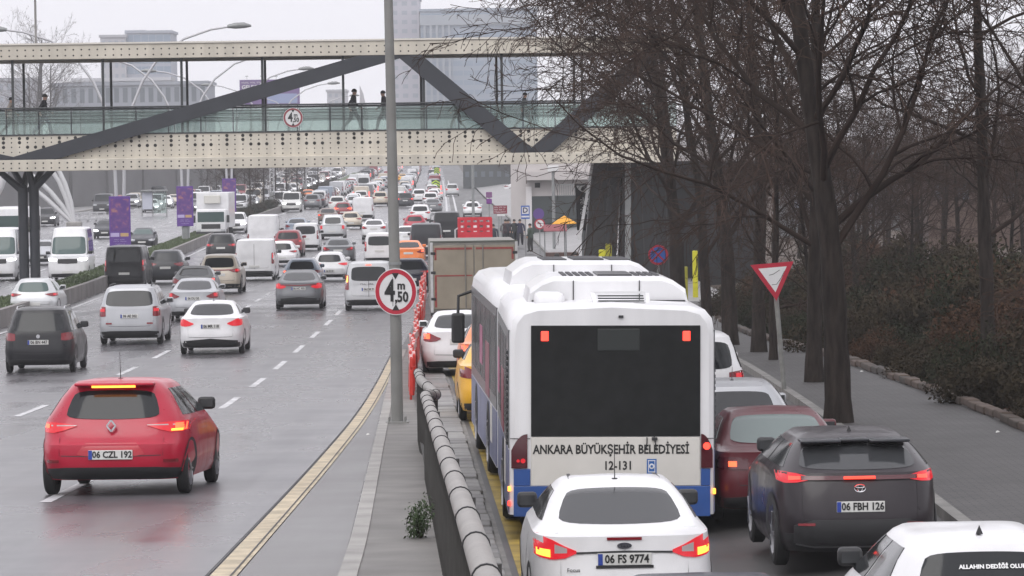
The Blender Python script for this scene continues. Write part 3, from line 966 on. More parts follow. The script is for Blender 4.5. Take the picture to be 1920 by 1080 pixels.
def scribble(parent, m, x0, x1, y, z, h, n, seed):
    """a line of small lettering too blurred to read: letter-sized strokes"""
    r = random.Random(seed); mb = MB(); w = (x1 - x0) / n
    for i in range(n):
        if r.random() < .12: continue
        a = x0 + i * w; hh = h * r.uniform(.8, 1.0)
        mb.box(a, a + w * .2, y, y + .004, z - h / 2, z - h / 2 + hh)
        zz = z - h / 2 + r.choice((0, .4, .8)) * hh
        mb.box(a + w * .2, a + w * .75, y, y + .004, zz, zz + h * .2)
        if r.random() < .5: mb.box(a + w * .55, a + w * .75, y, y + .0045, z - h / 2, z - h / 2 + hh * .6)
    return mb.build('lettering', m, parent)

# ---- the near cars of the main carriageway
o, D = vehicle('hatch', 208, 931, 'red', 'glossy red hatchback braking in the left foreground of the main road', brake=M_BRAKEH, plate='06 CZL 192', core=(0, 0), lens=M_TAIL, trim=M_TRIM, yaw=-.05)  # dim red glow on the lenses imitates the halo round the brake lamps
o.scale = (1.05, 1.0, 1.0)
S = D['S']
patch(o, D, 'brake_lamp', [(.74, .80, .895), (.85, .815, .90)], M_BRAKEH, .024)
patch(o, D, 'indicator_lamp', [(.70, .80, .825), (.82, .80, .83)], M_AMBER, .026)
patch(o, D, 'brake_lamp', [(.76, .845, .895), (.86, .85, .90)], M_BRAKEH, .024, mirror=-1)
for k in (1, -1): patch(o, D, 'light_bar', [(.42, .870, .880), (.74, .868, .884)], M_CLEAR, .018, mirror=k)
mb = MB()
for a, b in (((0, .84), (.052, .77)), ((.052, .77), (0, .70)), ((0, .70), (-.052, .77)), ((-.052, .77), (0, .84))):
    ya = S.rear(0, .77) - .025
    mb.bar((a[0], ya, a[1] + .10), (b[0], ya, b[1] + .10), .02, .022, up=(0, 1, 0))
mb.build('emblem', M_CHROME, o)
mb = MB(); mb.cbox(-.47, .47, S.rear(0, 1.36) - .14, S.rear(0, 1.36) + .12, 1.355, 1.395, .015); sp = mb.build('spoiler', PC['red'], o, 0.8)
mb = MB(); mb.box(-.26, .26, S.rear(0, 1.36) - .155, S.rear(0, 1.36) - .135, 1.335, 1.362); mb.build('high_brake_light', M_AMBER, sp)
antenna(o, .95, 1.43, .34, .06)
patch(o, D, 'plate_recess', [(-.40, .52, .53), (-.30, .50, .66), (.30, .50, .66), (.40, .52, .53)], paint('red shadowless', (.40, .006, .022)), .006)
patch(o, D, 'reflector', [(-.78, .42, .455), (-.62, .42, .455)], M_LENS, .02)
patch(o, D, 'reflector', [(.62, .42, .455), (.78, .42, .455)], M_LENS, .02)

o, D = vehicle('mpv', 72, 700, 'black', 'black people carrier with roof rails at the left edge of the road', plate='06 BN 447')
mb = MB()
for k in (1, -1): mb.tube([(k * .60, .75, 1.60), (k * .60, .9, 1.67), (k * .60, 2.3, 1.67), (k * .58, 2.5, 1.61)], .016, 6)
mb.build('roof_rail', M_CHROME, o)
mb = MB(); mb.disc((0, D['S'].rear(0, .93) - .02, .93), .05, (0, -1, 0), 16, .015); mb.build('emblem', M_CHROME, o)
vehicle('hatch', 62, 597, 'palesilver', 'pale silver hatchback with green tinted rear window behind the black people carrier', glass=M_GLASSG, brake=M_TAIL)
o, D = vehicle('jeep', 243, 647, 'silver', 'boxy silver off-road car with square red tail lights', brake=M_TAIL, plate='06 AE 302')
mb = MB()
for k in (1, -1): mb.tube([(k * .62, .6, 1.70), (k * .62, .75, 1.78), (k * .62, 2.4, 1.78), (k * .6, 2.6, 1.71)], .018, 6)
mb.build('roof_rail', M_TRIM, o)
for k in (1, -1): patch(o, D, 'reflector', [(.52, .62, .67), (.70, .62, .67)], M_LENS, .02, mirror=k)
o, D = vehicle('sedan', 395, 666, 'white', 'white sedan with red tail lights and dark lower bumper in the middle lane', brake=M_TAIL, plate='06 MR 118', lens=M_TAIL, trim=M_TRIM)
antenna(o, 1.65, 1.46, .2, .1)
patch(o, D, 'diffuser', [(-.75, .22, .40), (0, .22, .46), (.75, .22, .40)], M_TRIM, .018, sub=5)
vehicle('sedan', 362, 603, 'silver', 'silver sedan between the off-road car and the white sedan, with slim tail lights', brake=M_TAIL, plate='06 DU 50', glass=M_GLASSL)
vehicle('sedan', 362, 568, 'grey', 'grey sedan with a bright red brake light, half hidden behind the silver sedan', brake=M_BRAKE, core=(1, 0))
o, D = vehicle('suv', 411, 551, 'beige', 'cream coloured sport utility car with a full width red light bar', brake=M_TAIL, scale=1.05)
patch(o, D, 'light_bar', [(-.84, .985, 1.03), (0, .97, 1.02), (.84, .985, 1.03)], M_LENS, .018, sub=6)
o, D = vehicle('bigvan', 233, 541, 'black', 'black passenger van in the lane beside the median', brake=M_TAIL, cat='van', scale=.97)
patch(o, D, 'rear_window', [(-.78, 1.3, 1.85), (.78, 1.3, 1.85)], M_GLASS, .014, sub=6)
vehicle('suv', 310, 533, 'dark', 'dark grey sport utility car right of the black passenger van', glass=M_GLASSL)
vehicle('bigvan', 477, 527, 'white', 'white panel van with plain rear doors behind the cream utility car', cat='van', brake=M_TAIL)
vehicle('suv', 414, 490, 'black', 'black sport utility car left of the plain white panel van', brake=M_TAIL, detail=1)
vehicle('boxvan', 492, 474, 'white', 'tall white box-shaped van with its roof above the other cars', cat='van', detail=1)
vehicle('hatch', 528, 500, 'white', 'white hatchback just right of the plain white panel van', brake=M_TAIL, detail=1)
vehicle('suv', 540, 482, 'darkred', 'dark red car with a lit brake light between white vans', brake=M_TAIL, detail=1)
o, D = vehicle('van', 573, 471, 'white', 'white small van with two dark rear door windows', cat='van', detail=1)
vehicle('sedan', 556, 446, 'bluegrey', 'pale blue-grey sedan close to the median beyond the two-window van', detail=1)
o, D = vehicle('sedan', 560, 581, 'grey', 'grey sedan with a wide red light strip alone in its lane', brake=M_TAIL, plate='06 HC 905', glass=M_GLASSL, lens=M_TAIL)
patch(o, D, 'light_bar', [(-.80, .93, .975), (0, .90, .935), (.80, .93, .975)], M_LENS, .02, sub=6)
patch(o, D, 'diffuser', [(-.80, .22, .42), (0, .22, .48), (.80, .22, .42)], M_TRIM, .018, sub=5)
vehicle('hatch', 566, 545, 'bluegrey', 'blue-grey hatchback directly ahead of the grey sedan with the light strip', brake=M_BRAKEH, detail=1, core=(0, 1))
vehicle('hatch', 618, 528, 'white', 'white hatchback with red lamps high on its rear corners', brake=M_TAIL, plate='06 EV 83', lens=M_TAIL, detail=1)
vehicle('sedan', 634, 496, 'grey', 'dark grey sedan with a red brake light ahead of the white hatchback', brake=M_TAIL, detail=1)
vehicle('pickup', 623, 449, 'palesilver', 'silver pickup truck with an open dark bed', cat='pickup', lens=M_TAIL, detail=1, brake=M_TAIL)
vehicle('old', 614, 420, 'brown', 'old brown sedan with lit brake lights in front of the silver pickup', brake=M_BRAKEH, detail=1)
vehicle('hatch', 658, 430, 'beige', 'beige hatchback beside the silver pickup', brake=M_TAIL, detail=1)
vehicle('bigvan', 680, 413, 'white', 'white delivery van with a round rear badge beyond the beige hatchback', cat='van', detail=1)
vehicle('suv', 632, 398, 'offwhite', 'off-white sport utility car near the median kerb, ahead of the old brown sedan', detail=1)
vehicle('hatch', 643, 408, 'darkred', 'small dark red car with a glowing right brake light', brake=M_BRAKEH, detail=0)
# ---- right hand lanes of the main road
o, D = vehicle('van', 692, 583, 'palesilver', 'silver white small van with lit left indicator just behind the height limit sign', cat='van', brake=M_AMBER, plate='06 DK 71', core=(0, 1), trim=M_TRIM)
scribble(o, M_TRIM, -.30, .34, D['S'].rear(0, 1.0) - .012, 1.0, .05, 9, 5)
mb = MB(); mb.box(-.10, .10, D['S'].rear(0, 1.70) - .03, D['S'].rear(0, 1.70) + .02, 1.69, 1.715); mb.build('high_brake_light', M_BRAKEH, o)
vehicle('hatch', 770, 546, 'blueblack', 'blue-black hatchback passing behind the lamp pole and the height sign', brake=M_TAIL)
vehicle('van', 712, 497, 'white', 'white small van in the right lane left of the lamp pole', cat='van', detail=1, brake=M_TAIL)
vehicle('sedan', 766, 502, 'orange', 'orange taxi on the main road right of the lamp pole', cat='taxi', brake=M_BRAKEH, detail=1, name='taxi_car', core=(1, 0))
vehicle('bigvan', 799, 484, 'dark', 'dark grey van between the orange taxi and the truck', cat='van', detail=1)
vehicle('sedan', 701, 450, 'white', 'white sedan ahead of the right lane white small van', brake=M_TAIL, detail=1, glass=M_GLASSL)
vehicle('sedan', 763, 466, 'white', 'white sedan ahead of the orange taxi', detail=1)
vehicle('hatch', 778, 438, 'red', 'red hatchback seen beside the dark vans right of the pole', detail=1)
vehicle('bigvan', 838, 452, 'black', 'black van, the tallest of the dark vehicles beside the red crate truck', cat='van', detail=1)
vehicle('suv', 788, 420, 'white', 'white sport utility car beyond the red hatchback', detail=1, brake=M_TAIL)
vehicle('suv', 713, 387, 'beige', 'beige sport utility car left of the lamp pole, far up the road', detail=1)
vehicle('suv', 760, 390, 'dark', 'dark car with two bright red brake lights right of the lamp pole', brake=M_BRAKE, detail=1)
vehicle('sedan', 812, 401, 'grey', 'grey sedan next to the white double edge line', detail=1)
vehicle('suv', 786, 381, 'white', 'white car ahead of the dark car with two bright brake lights', detail=0)
vehicle('hatch', 817, 375, 'offwhite', 'off-white hatchback with lit lamps under the chevron board', brake=M_BRAKE, detail=0)
vehicle('mpv', 848, 368, 'palesilver', 'pale silver people carrier in the far right lane', brake=M_TAIL, detail=0)
o, D = vehicle('minibus', 682, 362, 'white', 'white minibus seen from behind, far up the road near the median', cat='minibus', detail=0)
vehicle('hatch', 886, 407, 'white', 'white hatchback on the slip lane just above the red crate truck', brake=M_TAIL, detail=1)
vehicle('sedan', 755, 341, 'yellow', 'tiny yellow taxi far up the road right of the pole', cat='taxi', name='taxi_car', detail=0)
vehicle('sedan', 928, 356, 'white', 'white sedan parked sideways on the plaza beside the pale building', at=(-1.0, 560), yaw=-math.pi / 2.2, detail=1)
# ---- oncoming carriageway
o, D = vehicle('minibus', 127, 528, 'white', 'white minibus with bright headlights coming towards the camera beside the grass median', cat='minibus', facing=1, head=True, glass=M_GLASSG)
o, D = vehicle('minibus', -6, 528, 'white', 'white van with lit headlights cut off by the left edge of the picture', cat='van', facing=1, head=True, glass=M_GLASSG)
vehicle('sedan', 74, 498, 'silver', 'silver car behind the steel bridge column', facing=1)
vehicle('hatch', 266, 467, 'dark', 'dark hatchback coming towards the camera right of the nearest purple banner', facing=1, glass=M_GLASSG)
vehicle('sedan', 196, 448, 'dark', 'dark car with one bright headlight half hidden by the nearest banner', facing=1, head=True)
vehicle('suv', 84, 425, 'black', 'black car far left beneath the white arch', facing=1, head=True, detail=1)
vehicle('suv', 440, 438, 'white', 'white car with bright headlights behind the third banner', facing=1, head=True, detail=1)
vehicle('bigvan', 523, 396, 'white', 'white van facing the camera in the oncoming queue, leftmost of two', cat='van', facing=1, detail=1)
vehicle('bigvan', 546, 398, 'offwhite', 'white van facing the camera in the oncoming queue, nearest the median', cat='van', facing=1, head=True, detail=1)
vehicle('sedan', 577, 378, 'orange', 'orange taxi with bright headlight at the median on the oncoming side', cat='taxi', facing=1, head=True, name='taxi_car', detail=1)

# ---- service road, right foreground
o, D = vehicle('sedan', 1174, 1203, 'white', 'white sedan waiting directly behind the city bus', brake=M_BRAKEH, plate='06 FS 9774', core=(0, 0), glass=M_GLASSL, lens=M_TAIL, trim=M_TRIM)  # lens glow stands in for the red halo round the amber cores
S = D['S']
for k in (1, -1):
    patch(o, D, 'reversing_lens', [(.56, .865, .91), (.68, .86, .95)], M_CLEAR, .02, mirror=k)
    patch(o, D, 'brake_lamp', [(.72, .82, .895), (.85, .835, .90)], M_AMBER, .022, mirror=k)
patch(o, D, 'lid_trim', [(-.47, .855, .872), (0, .865, .882), (.47, .855, .872)], M_TRIM, .01, sub=6)
mb = MB(); yy = S.rear(0, 1.0) - .012; mb.box(-.17, .17, yy, yy + .03, .985, 1.012); hb = mb.build('high_brake_light', M_LENS, o)
mb = MB(); vs = [(.072 * math.cos(a), S.rear(0, .93) - .014, .93 + .03 * math.sin(a)) for a in [i * math.pi / 10 for i in range(20)]]
mb.poly(vs, (0, .02, 0)); em = mb.build('emblem', mat('oval badge', (.10, .10, .12), .25, metal=.5), o)
text('Ford', .04, M_CHROME, o, (0, S.rear(0, .93) - .018, .93))
text('Focus', .055, M_INK, o, (-.50, S.rear(.5, .70) - .012, .70))
antenna(o, 1.62, 1.455, .36, .04)
mb = MB()
for k in (1, -1): mb.bar((k * .45, 1.72, 1.452), (k * .44, 2.3, 1.458), .035, .012)
mb.build('roof_strip', M_TRIM, o)
mb = MB(); mb.box(-.28, .28, D['yp'] - .004, D['yp'] + .012, D['pz'] - .085, D['pz'] - .060); mb.build('plate_frame', M_TRIM, o)

o, D = vehicle('coupe', 1616, 1071, 'plum', 'dark plum crossover with glowing brake light bar in the right lane', brake=M_BRAKE, plate='06 FBH 126', core=(0, 0), lens=M_TAIL, trim=M_TRIM, glass=M_GLASSL)  # faintly glowing lenses imitate a halo beside the brake lamps
S = D['S']
patch(o, D, 'light_bar', [(-.70, .99, 1.035), (0, .985, 1.03), (.70, .99, 1.035)], M_LENSD, .022, sub=6)
for k in (1, -1): patch(o, D, 'brake_lamp', [(.64, .995, 1.03), (.76, .985, 1.03)], M_BRAKE, .034, mirror=k)
mb = MB(); yy = S.rear(0, 1.0) - .05; mb.box(-.17, .17, yy, yy + .03, .997, 1.024); mb.build('high_brake_light', M_BRAKE, o)
mb = MB(); yy = S.rear(0, 1.37); mb.cbox(-.60, -.16, yy - .26, yy + .12, 1.365, 1.40, .014); mb.cbox(.16, .60, yy - .26, yy + .12, 1.365, 1.40, .014); mb.cbox(-.158, .158, yy - .16, yy + .13, 1.37, 1.405, .014)
mb.build('spoiler', PC['dark'], o, .8)
fin(o, 1.15, 1.44)
mb = MB()
for rx, rz in ((.062, .04), (.026, .04), (.05, .014)):
    pts = [(rx * math.cos(a), S.rear(0, .90) - .018, .895 + rz * math.sin(a) + (.02 if rz < .02 else 0)) for a in [i * math.pi / 8 for i in range(17)]]
    mb.tube(pts, .006, 5, cap=False)
mb.build('emblem', M_CHROME, o)
patch(o, D, 'lower_trim', [(-.72, .30, .50), (-.5, .26, .56), (.5, .26, .56), (.72, .30, .50)], M_TRIM, .02, sub=4)
patch(o, D, 'chrome_strip', [(-.70, .285, .30), (-.5, .25, .268), (.5, .25, .268), (.70, .285, .30)], mat('satin silver', (.2, .2, .21), .4, metal=.5), .03, sub=4)
for k in (1, -1): patch(o, D, 'reflector', [(.50, .50, .53), (.68, .50, .525)], M_LENS, .03, mirror=k)

o, D = vehicle('old', 1474, 985, 'maroon', 'maroon older sedan with pale misted rear window beside the bus', brake=M_BRAKEH, core=(0, 0), plate='06 AN 15', glass=mat('pale green misted glass', (.13, .165, .16), .2), lens=M_LENSD)
patch(o, D, 'indicator_lamp', [(.60, .735, .80), (.70, .735, .80)], M_BRAKEH, .022, mirror=-1)
patch(o, D, 'chrome_strip', [(-.30, .86, .875), (.30, .86, .875)], M_CHROME, .02)
o, D = vehicle('hatch', 1385, 912, 'silver', 'silver hatchback between the maroon sedan and the white van', glass=M_GLASSL)
antenna(o, .9, 1.43, .2, .1)
vehicle('mpv', 0, 0, 'white', 'white van whose rounded rear shows right of the bus', cat='van', at=(3.05, 67), name='small_van', brake=M_TAIL)
o, D = vehicle('hatch', 0, 0, 'white', 'white hatchback in the bottom right corner with a sticker on its rear window', at=(3.78, 31.7), trim=M_TRIM)
fin(o, .72, 1.425)
zz = 1.19; text('ALLAHIN DEDİĞİ OLUR', .05, mat('white sticker', (.8, .8, .8), .5), o, (.06, D['S'].rear(0, zz) - .02, zz), rot=(math.radians(60), 0, 0), sx=1.0, bold=.002)
vehicle('sedan', 0, 0, 'blueblack', 'dark blue car of which only the roof shows at the bottom edge', at=(1.5, 28.9))
vehicle('sedan', 866, 706, 'white', 'white sedan beside the red and white barrier, ahead of the taxis', brake=M_BRAKEH, core=(0, 1), lens=M_LENS)
vehicle('sedan', 944, 736, 'orange', 'orange taxi just ahead of the yellow taxi', cat='taxi', name='taxi_car', brake=M_BRAKEH, core=(0, 1), trim=M_TRIM)
vehicle('sedan', 954, 792, 'yellow', 'yellow taxi squeezed in front of the bus', cat='taxi', name='taxi_car', lens=M_LENS, trim=M_TRIM)
vehicle('hatch', 1012, 503, 'white', 'white hatchback turning right at the side street', at=(1.3, 172), yaw=-.75, brake=M_TAIL)
vehicle('sedan', 990, 520, 'bluegrey', 'blue-grey car waiting right of the box truck', at=(.75, 148), yaw=-.15, brake=M_BRAKEH, core=(0, 1))

# ---- far queue, too small to show more than body, glass, lamps and wheels
rf_ = random.Random(21)
def free(x, y, L):
    return all(abs(x - a) > 1.9 or y + L + 1.2 < b or b + c + 1.2 < y for a, b, c in PLACED)
WHITES = ['white', 'white', 'white', 'offwhite', 'palesilver', 'palesilver', 'silver', 'grey', 'dark', 'black', 'darkred', 'bluegrey', 'beige']
adj = dict(white='white', offwhite='off-white', palesilver='pale silver', silver='silver', grey='grey', dark='dark grey', black='black', darkred='dark red', bluegrey='blue-grey', beige='beige')
kn = dict(hatch='hatchback', sedan='sedan', suv='utility car', mpv='people carrier', van='small van', bigvan='panel van')
for li, fr in enumerate((.145, .41, .665, .90)):
    y = 430 + rf_.uniform(0, 8)
    while y < 980:
        x = lane_x(fr)(y) + rf_.uniform(-.3, .3)
        k = rf_.choice(['hatch', 'sedan', 'sedan', 'suv', 'suv', 'mpv', 'van', 'bigvan'])
        c = rf_.choice(WHITES)
        if free(x, y, T[k]['L']):
            vehicle(k, 0, 0, c, 'tiny %s %s in the hazy far queue driving away' % (adj[c], kn[k]), at=(x, y), detail=0,
                    brake=M_BRAKE if rf_.random() < .1 else (M_TAIL if rf_.random() < .3 else None), group='far %s %ss driving away' % (adj[c], kn[k]))
        y += T[k]['L'] + rf_.uniform(3, 10)
for li, fr in enumerate((.12, .36, .60, .84)):
    y = 415 + rf_.uniform(0, 12)
    while y < 900:
        x = xop(y) + (xol(y) - xop(y)) * fr + rf_.uniform(-.3, .3)
        k = rf_.choice(['hatch', 'sedan', 'sedan', 'suv', 'suv', 'mpv', 'van', 'bigvan'])
        c = rf_.choice(WHITES)
        if free(x, y, T[k]['L']):
            vehicle(k, 0, 0, c, 'tiny %s %s in the hazy far queue coming nearer' % (adj[c], kn[k]), at=(x, y), detail=0, facing=1,
                    head=rf_.random() < .55, group='far %s %ss coming nearer' % (adj[c], kn[k]))
        y += T[k]['L'] + rf_.uniform(3, 10)

# ------------------------------------------------------------------ articulated city bus
M_BUSW = stretch(mat('bus white', (0.70, 0.70, 0.71), 0.4, coat=.3, var=.09, scale=1.0, rvar=.08), (2.5, 2.5, .5))
M_BUSP = mat('bus rear panel cream', (0.62, 0.60, 0.56), 0.5, var=.06, scale=2)
M_BUSB = mat('bus blue', (0.022, 0.075, 0.27), 0.4, coat=.3, var=.12, scale=3)
M_BUSG = mat('bus rear glass', (0.012, 0.013, 0.013), 0.25, var=.25, scale=5, spec=.22)
M_SIDE = mat('bus side film grey', (0.10, 0.105, 0.11), 0.28, coat=.2, var=.15, scale=1.5)
M_SIDEL = mat('bus side lavender', (0.16, 0.17, 0.27), 0.4, var=.2, scale=1.2)
M_ADV = mat('advert red film', (0.24, 0.06, 0.085), 0.4, var=.35, scale=5)
M_ADVP = mat('advert pink film', (0.40, 0.10, 0.20), 0.4, var=.3, scale=5)
M_BEL = mat('bellows rubber', (0.05, 0.05, 0.055), 0.7)
def bus():
    d0 = 49.3
    g = Vector((1.19, d0, ground(1.19, d0)))
    b = thing('city_bus', 'long white and blue articulated city bus seen from behind', 'bus', g, 0.030)
    b.rotation_euler = (0, math.radians(.8), 0.023)
    W2, H = 1.275, 2.92
    def shell(name, y0, y1, parent, yaw=0, origin=(0, 0, 0)):
        prof_ = [(-W2, .30), (-W2, .87), (-W2, 1.1), (-W2, 2.55), (-W2 + .03, 2.72), (-W2 + .12, 2.83), (-W2 + .30, 2.88), (0, 2.92)]
        full = prof_ + [(-x, z) for x, z in reversed(prof_[:-1])]
        mb = MB(); n = len(full); vs, fs = [], []
        ys = [(y0, .94, .06), (y0 + .05, .985, .02), (y0 + .14, 1, 0), (y1 - .14, 1, 0), (y1 - .05, .985, .02), (y1, .94, .06)]
        for y, k, dz in ys:
            for x, z in full: vs.append((x * k, y, z - (dz if z > 2.4 else 0)))
        for j in range(len(ys) - 1):
            for i in range(n - 1): fs.append((j * n + i, (j + 1) * n + i, (j + 1) * n + i + 1, j * n + i + 1))
            fs.append((j * n + n - 1, (j + 1) * n + n - 1, (j + 1) * n, j * n))
        fs.append(tuple(range(n))); fs.append(tuple(reversed(range((len(ys) - 1) * n, len(ys) * n))))
        mb.add(vs, fs)
        return mb.build(name, M_BUSW, parent, 0.6, True)
    rear = shell('rear_section', 0, 6.6, b)
    e = .004
    def panel(name, x0, x1, z0, z1, m, y=-.012, th=.03, parent=None, c=.006):
        mb = MB(); mb.cbox(x0, x1, y, y + th, z0, z1, c); return mb.build(name, m, parent or b)
    win = panel('rear_window', -1.0, 1.09, 1.27, 2.64, M_BUSG, -.022, .04)
    panel('rear_panel', -1.0, 1.09, .66, 1.262, M_BUSP, -.018, .04)
    panel('lower_skirt', -1.215, 1.215, .28, .655, M_BUSB, -.03, .10)
    for x0, x1 in ((-1.215, -1.01), (1.10, 1.215)): panel('corner_skirt', x0, x1, .66, .87, M_BUSB, -.02, .06)
    # tail lamps with curved tops
    for k, x0, x1 in ((-1, -1.245, -1.045), (1, 1.10, 1.245)):
        pts = []
        top = lambda u: 1.30 - .20 * (u ** 2.2)
        for i in range(9):
            u = i / 8; x = (x1 + (x0 - x1) * u) if k < 0 else (x0 + (x1 - x0) * u)
            pts.append((x, -.034, top(u)))
        a, c_ = pts[0][0], pts[-1][0]
        pts = pts + [(c_, -.034, .88), (a, -.034, .88)]
        mb = MB(); mb.poly(pts if k > 0 else list(reversed(pts)), (0, .06, 0))
        tl = mb.build('tail_light', M_LENSD, b, fixn=True)
        mb = MB()
        if k > 0: mb.disc((1.17, -.036, 1.15), .045, (0, -1, 0), 14, .01)
        else: mb.disc((-1.10, -.036, .97), .03, (0, -1, 0), 12, .01); mb.disc((-1.16, -.036, .97), .02, (0, -1, 0), 12, .01)
        mb.build('lamp_core', M_BRAKE if k > 0 else M_TAIL, tl)
    for x, m in ((-.83, M_BRAKE), (.92, M_BRAKE)):
        mb = MB(); mb.cbox(x - .046, x + .046, -.032, -.01, 2.45, 2.57, .008); mb.build('high_brake_light', m, b)
    panel('window_screen', -.18, .34, 2.33, 2.60, mat('bus screen', (.017, .021, .020), .3), -.026, .01, win)
    text('ANKARA BÜYÜKŞEHİR BELEDİYESİ', .155, M_INK, b, (-.01, -.021, 1.105), sx=.78, bold=.004)
    text('12-131', .15, M_INK, b, (.075, -.021, .905), sx=.86, bold=.003)
    mb = MB(); mb.box(.43, .55, -.022, -.01, .80, .99); em = mb.build('emblem', mat('emblem blue', (.02, .11, .36), .4), b)
    mb = MB(); mb.disc((.49, -.024, .90), .034, (0, -1, 0), 16, .004); mb.box(.445, .535, -.025, -.02, .965, .975); mb.box(.445, .535, -.025, -.02, .825, .835)
    mb.box(.447, .455, -.0245, -.02, .835, .965); mb.box(.525, .533, -.0245, -.02, .835, .965)
    mb.build('emblem_mark', mat('emblem white', (.7, .7, .72), .4), em)
    mb = MB(); mb.disc((.49, -.030, .90), .016, (0, -1, 0), 12, .004); mb.build('emblem_dot', MATS['emblem blue'], em)
    mb = MB(); mb.box(-.74, -.38, -.036, -.03, .42, .56); mb.build('reflector', M_LENS, b)
    mb = MB(); mb.box(.92, .96, -.036, -.03, .36, .56); mb.build('reflector', M_LENS, b)
    for z, m in ((.62, M_AMBER), (.44, M_BRAKE)):
        mb = MB(); mb.cbox(-W2 - .012, -W2 + .02, .02, .07, z - .03, z + .03, .006); mb.build('marker_lamp', m, b)
    mb = MB(); mb.cbox(W2 - .02, W2 + .012, .02, .07, .55, .62, .006); mb.build('marker_lamp', M_AMBER, b)
    mb = MB(); mb.tube([(.43, -.03, 1.26), (.43, -.045, 1.20), (.42, -.03, 1.12)], .008, 5); mb.tube([(.52, -.03, 1.27), (.53, -.045, 1.21), (.55, -.03, 1.10)], .008, 5); mb.cbox(.49, .56, -.05, -.02, 1.22, 1.26, .008)
    mb.build('wiper', M_TRIM, b)
    mb = MB(); mb.box(-1.26, -1.01, -.006, 0.0, 1.238, 1.248); mb.box(1.10, 1.26, -.006, 0.0, 1.238, 1.248); mb.build('panel_joint', M_TRIM, b)
    mb = MB(); mb.cbox(.08, .14, -.03, .03, 2.735, 2.765, .006); mb.build('camera_housing', M_TRIM, b)
    # roof: vents and pods
    def pod(x0, x1, y0, y1, z1, parent, nm='roof_pod', slope=.35):
        mb = MB()
        pr = [(x0, 2.80), (x0 + .05, 2.80 + (z1 - 2.8) * .6), (x0 + slope * .6, z1 - .05), (x0 + slope, z1), (x1 - slope, z1), (x1 - slope * .6, z1 - .05), (x1 - .05, 2.80 + (z1 - 2.8) * .6), (x1, 2.80)]
        n = len(pr); vs = []
        for y, k in ((y0, .0), (y0 + .08, .06), (y1 - .35, .06), (y1, -.25)):
            for x, z in pr: vs.append((x, y, z - (.0 if k > .05 else (.06 if k == 0 else .22)) * (1 if z > 2.85 else 0)))
        fs = []
        for j in range(3):
            for i in range(n - 1): fs.append((j * n + i, (j + 1) * n + i, (j + 1) * n + i + 1, j * n + i + 1))
        fs.append(tuple(range(n))); fs.append(tuple(reversed(range(3 * n, 4 * n))))
        mb.add(vs, fs)
        return mb.build(nm, M_BUSW, parent, .5, True)
    p1 = pod(-1.02, 1.06, 1.5, 4.0, 3.20, b)
    mb = MB()
    for x in (-.42, .42): mb.box(x - .006, x + .006, 1.485, 1.499, 2.86, 3.15)
    mb.box(-.95, 1.0, 1.44, 1.5, 2.885, 2.90)
    mb.build('pod_joint', M_TRIM, p1)
    mb = MB()
    for x0, x1, n in ((-.55, -.12, 5), (.38, .72, 4)):
        for i in range(n): mb.box(x0 + (x1 - x0) * i / n, x0 + (x1 - x0) * (i + .62) / n, 1.75, 3.2, 3.198, 3.215)
    mb.build('pod_grille', M_BEL, p1)
    mb = MB(); mb.cbox(-.10, .34, 1.75, 3.2, 3.19, 3.222, .01); mb.build('pod_hatch', mat('dark hatch', (.02, .021, .024), .35), p1)
    mb = MB(); mb.cbox(-.93, -.55, .85, 1.40, 2.80, 3.02, .07); mb.build('roof_box', M_BUSW, b, .8)
    mb = MB()
    for i in range(4): mb.bar((-.15, .30 + i * .11, 2.90 + i * .028), (.42, .30 + i * .11, 2.90 + i * .028), .07, .016)
    mb.build('vent_slat', mat('vent dark', (.05, .055, .055), .5), b)
    mb = MB(); mb.bar((-.19, .24, 2.88), (-.21, .82, 3.01), .05, .03); mb.bar((.46, .24, 2.88), (.48, .82, 3.01), .05, .03); mb.bar((-.22, .82, 3.02), (.50, .82, 3.02), .06, .03)
    mb.build('vent_frame', M_BUSW, b)
    # left and right sides of the rear section
    def sides(parent, y0, y1, first):
        for k in (-1, 1):
            x = k * (W2 + .004)
            def sp(name, a, c_, z0, z1, m, dx=0.0):
                mb = MB(); xs = sorted((x + k * dx, x + k * dx - k * .02)); mb.box(xs[0], xs[1], a, c_, z0, z1); return mb.build(name, m, parent)
            sp('side_film', y0 + .10, y1 - .10, 1.12, 2.58, M_SIDE)
            sp('side_panel', y0 + .10, y1 - .10, .32, 1.10, M_SIDEL)
            q = y0 + (1.3 if first else .4)
            n = 3 if first else 5
            for i in range(n):
                a = q + (y1 - q - .3) * i / n; c_ = q + (y1 - q - .3) * (i + .88) / n
                w = sp('side_window', a, c_, 1.30, 2.45, M_BUSG, .004)
            sp('advert_panel', y0 + 2.6, y0 + 4.0, 1.15, 1.95, M_ADV, .008)
            sp('advert_panel', y0 + 5.2, y0 + 6.2, 1.5, 2.1, M_ADVP, .008)
            sp('quarter_panel', y0 + 1.6, y0 + 2.2, .55, 1.1, M_BUSP, .006)
            if first:
                lo = MB()
                for i in range(16):
                    z = 1.15 + i * .075; xs = sorted((x + k * .02, x))
                    lo.box(xs[0], xs[1], y0 + .25, y0 + .75, z, z + .04)
                lo.build('louvre', M_TRIM, parent)
            for yw in ((y0 + 2.9,) if first else (y0 + 3.0, y1 - 2.4)):
                w_, r_ = wheel_mesh()
                pa = MB(); pts = [(x + k * .008, yw + .62 * math.cos(t), max(.30, .48 + .60 * math.sin(t))) for t in [i * math.pi / 12 for i in range(13)]]
                pa.poly(pts); pa.build('wheel_arch', M_TRIM, parent, fixn=True)
                wh = obj('wheel', w_, M_TYRE, parent); wh.location = (k * (W2 - .12), yw, .48); wh.scale = (.6, .48, .48)
                if k < 0: wh.rotation_euler = (0, 0, math.pi)
                obj('rim', r_, M_RIM, wh)
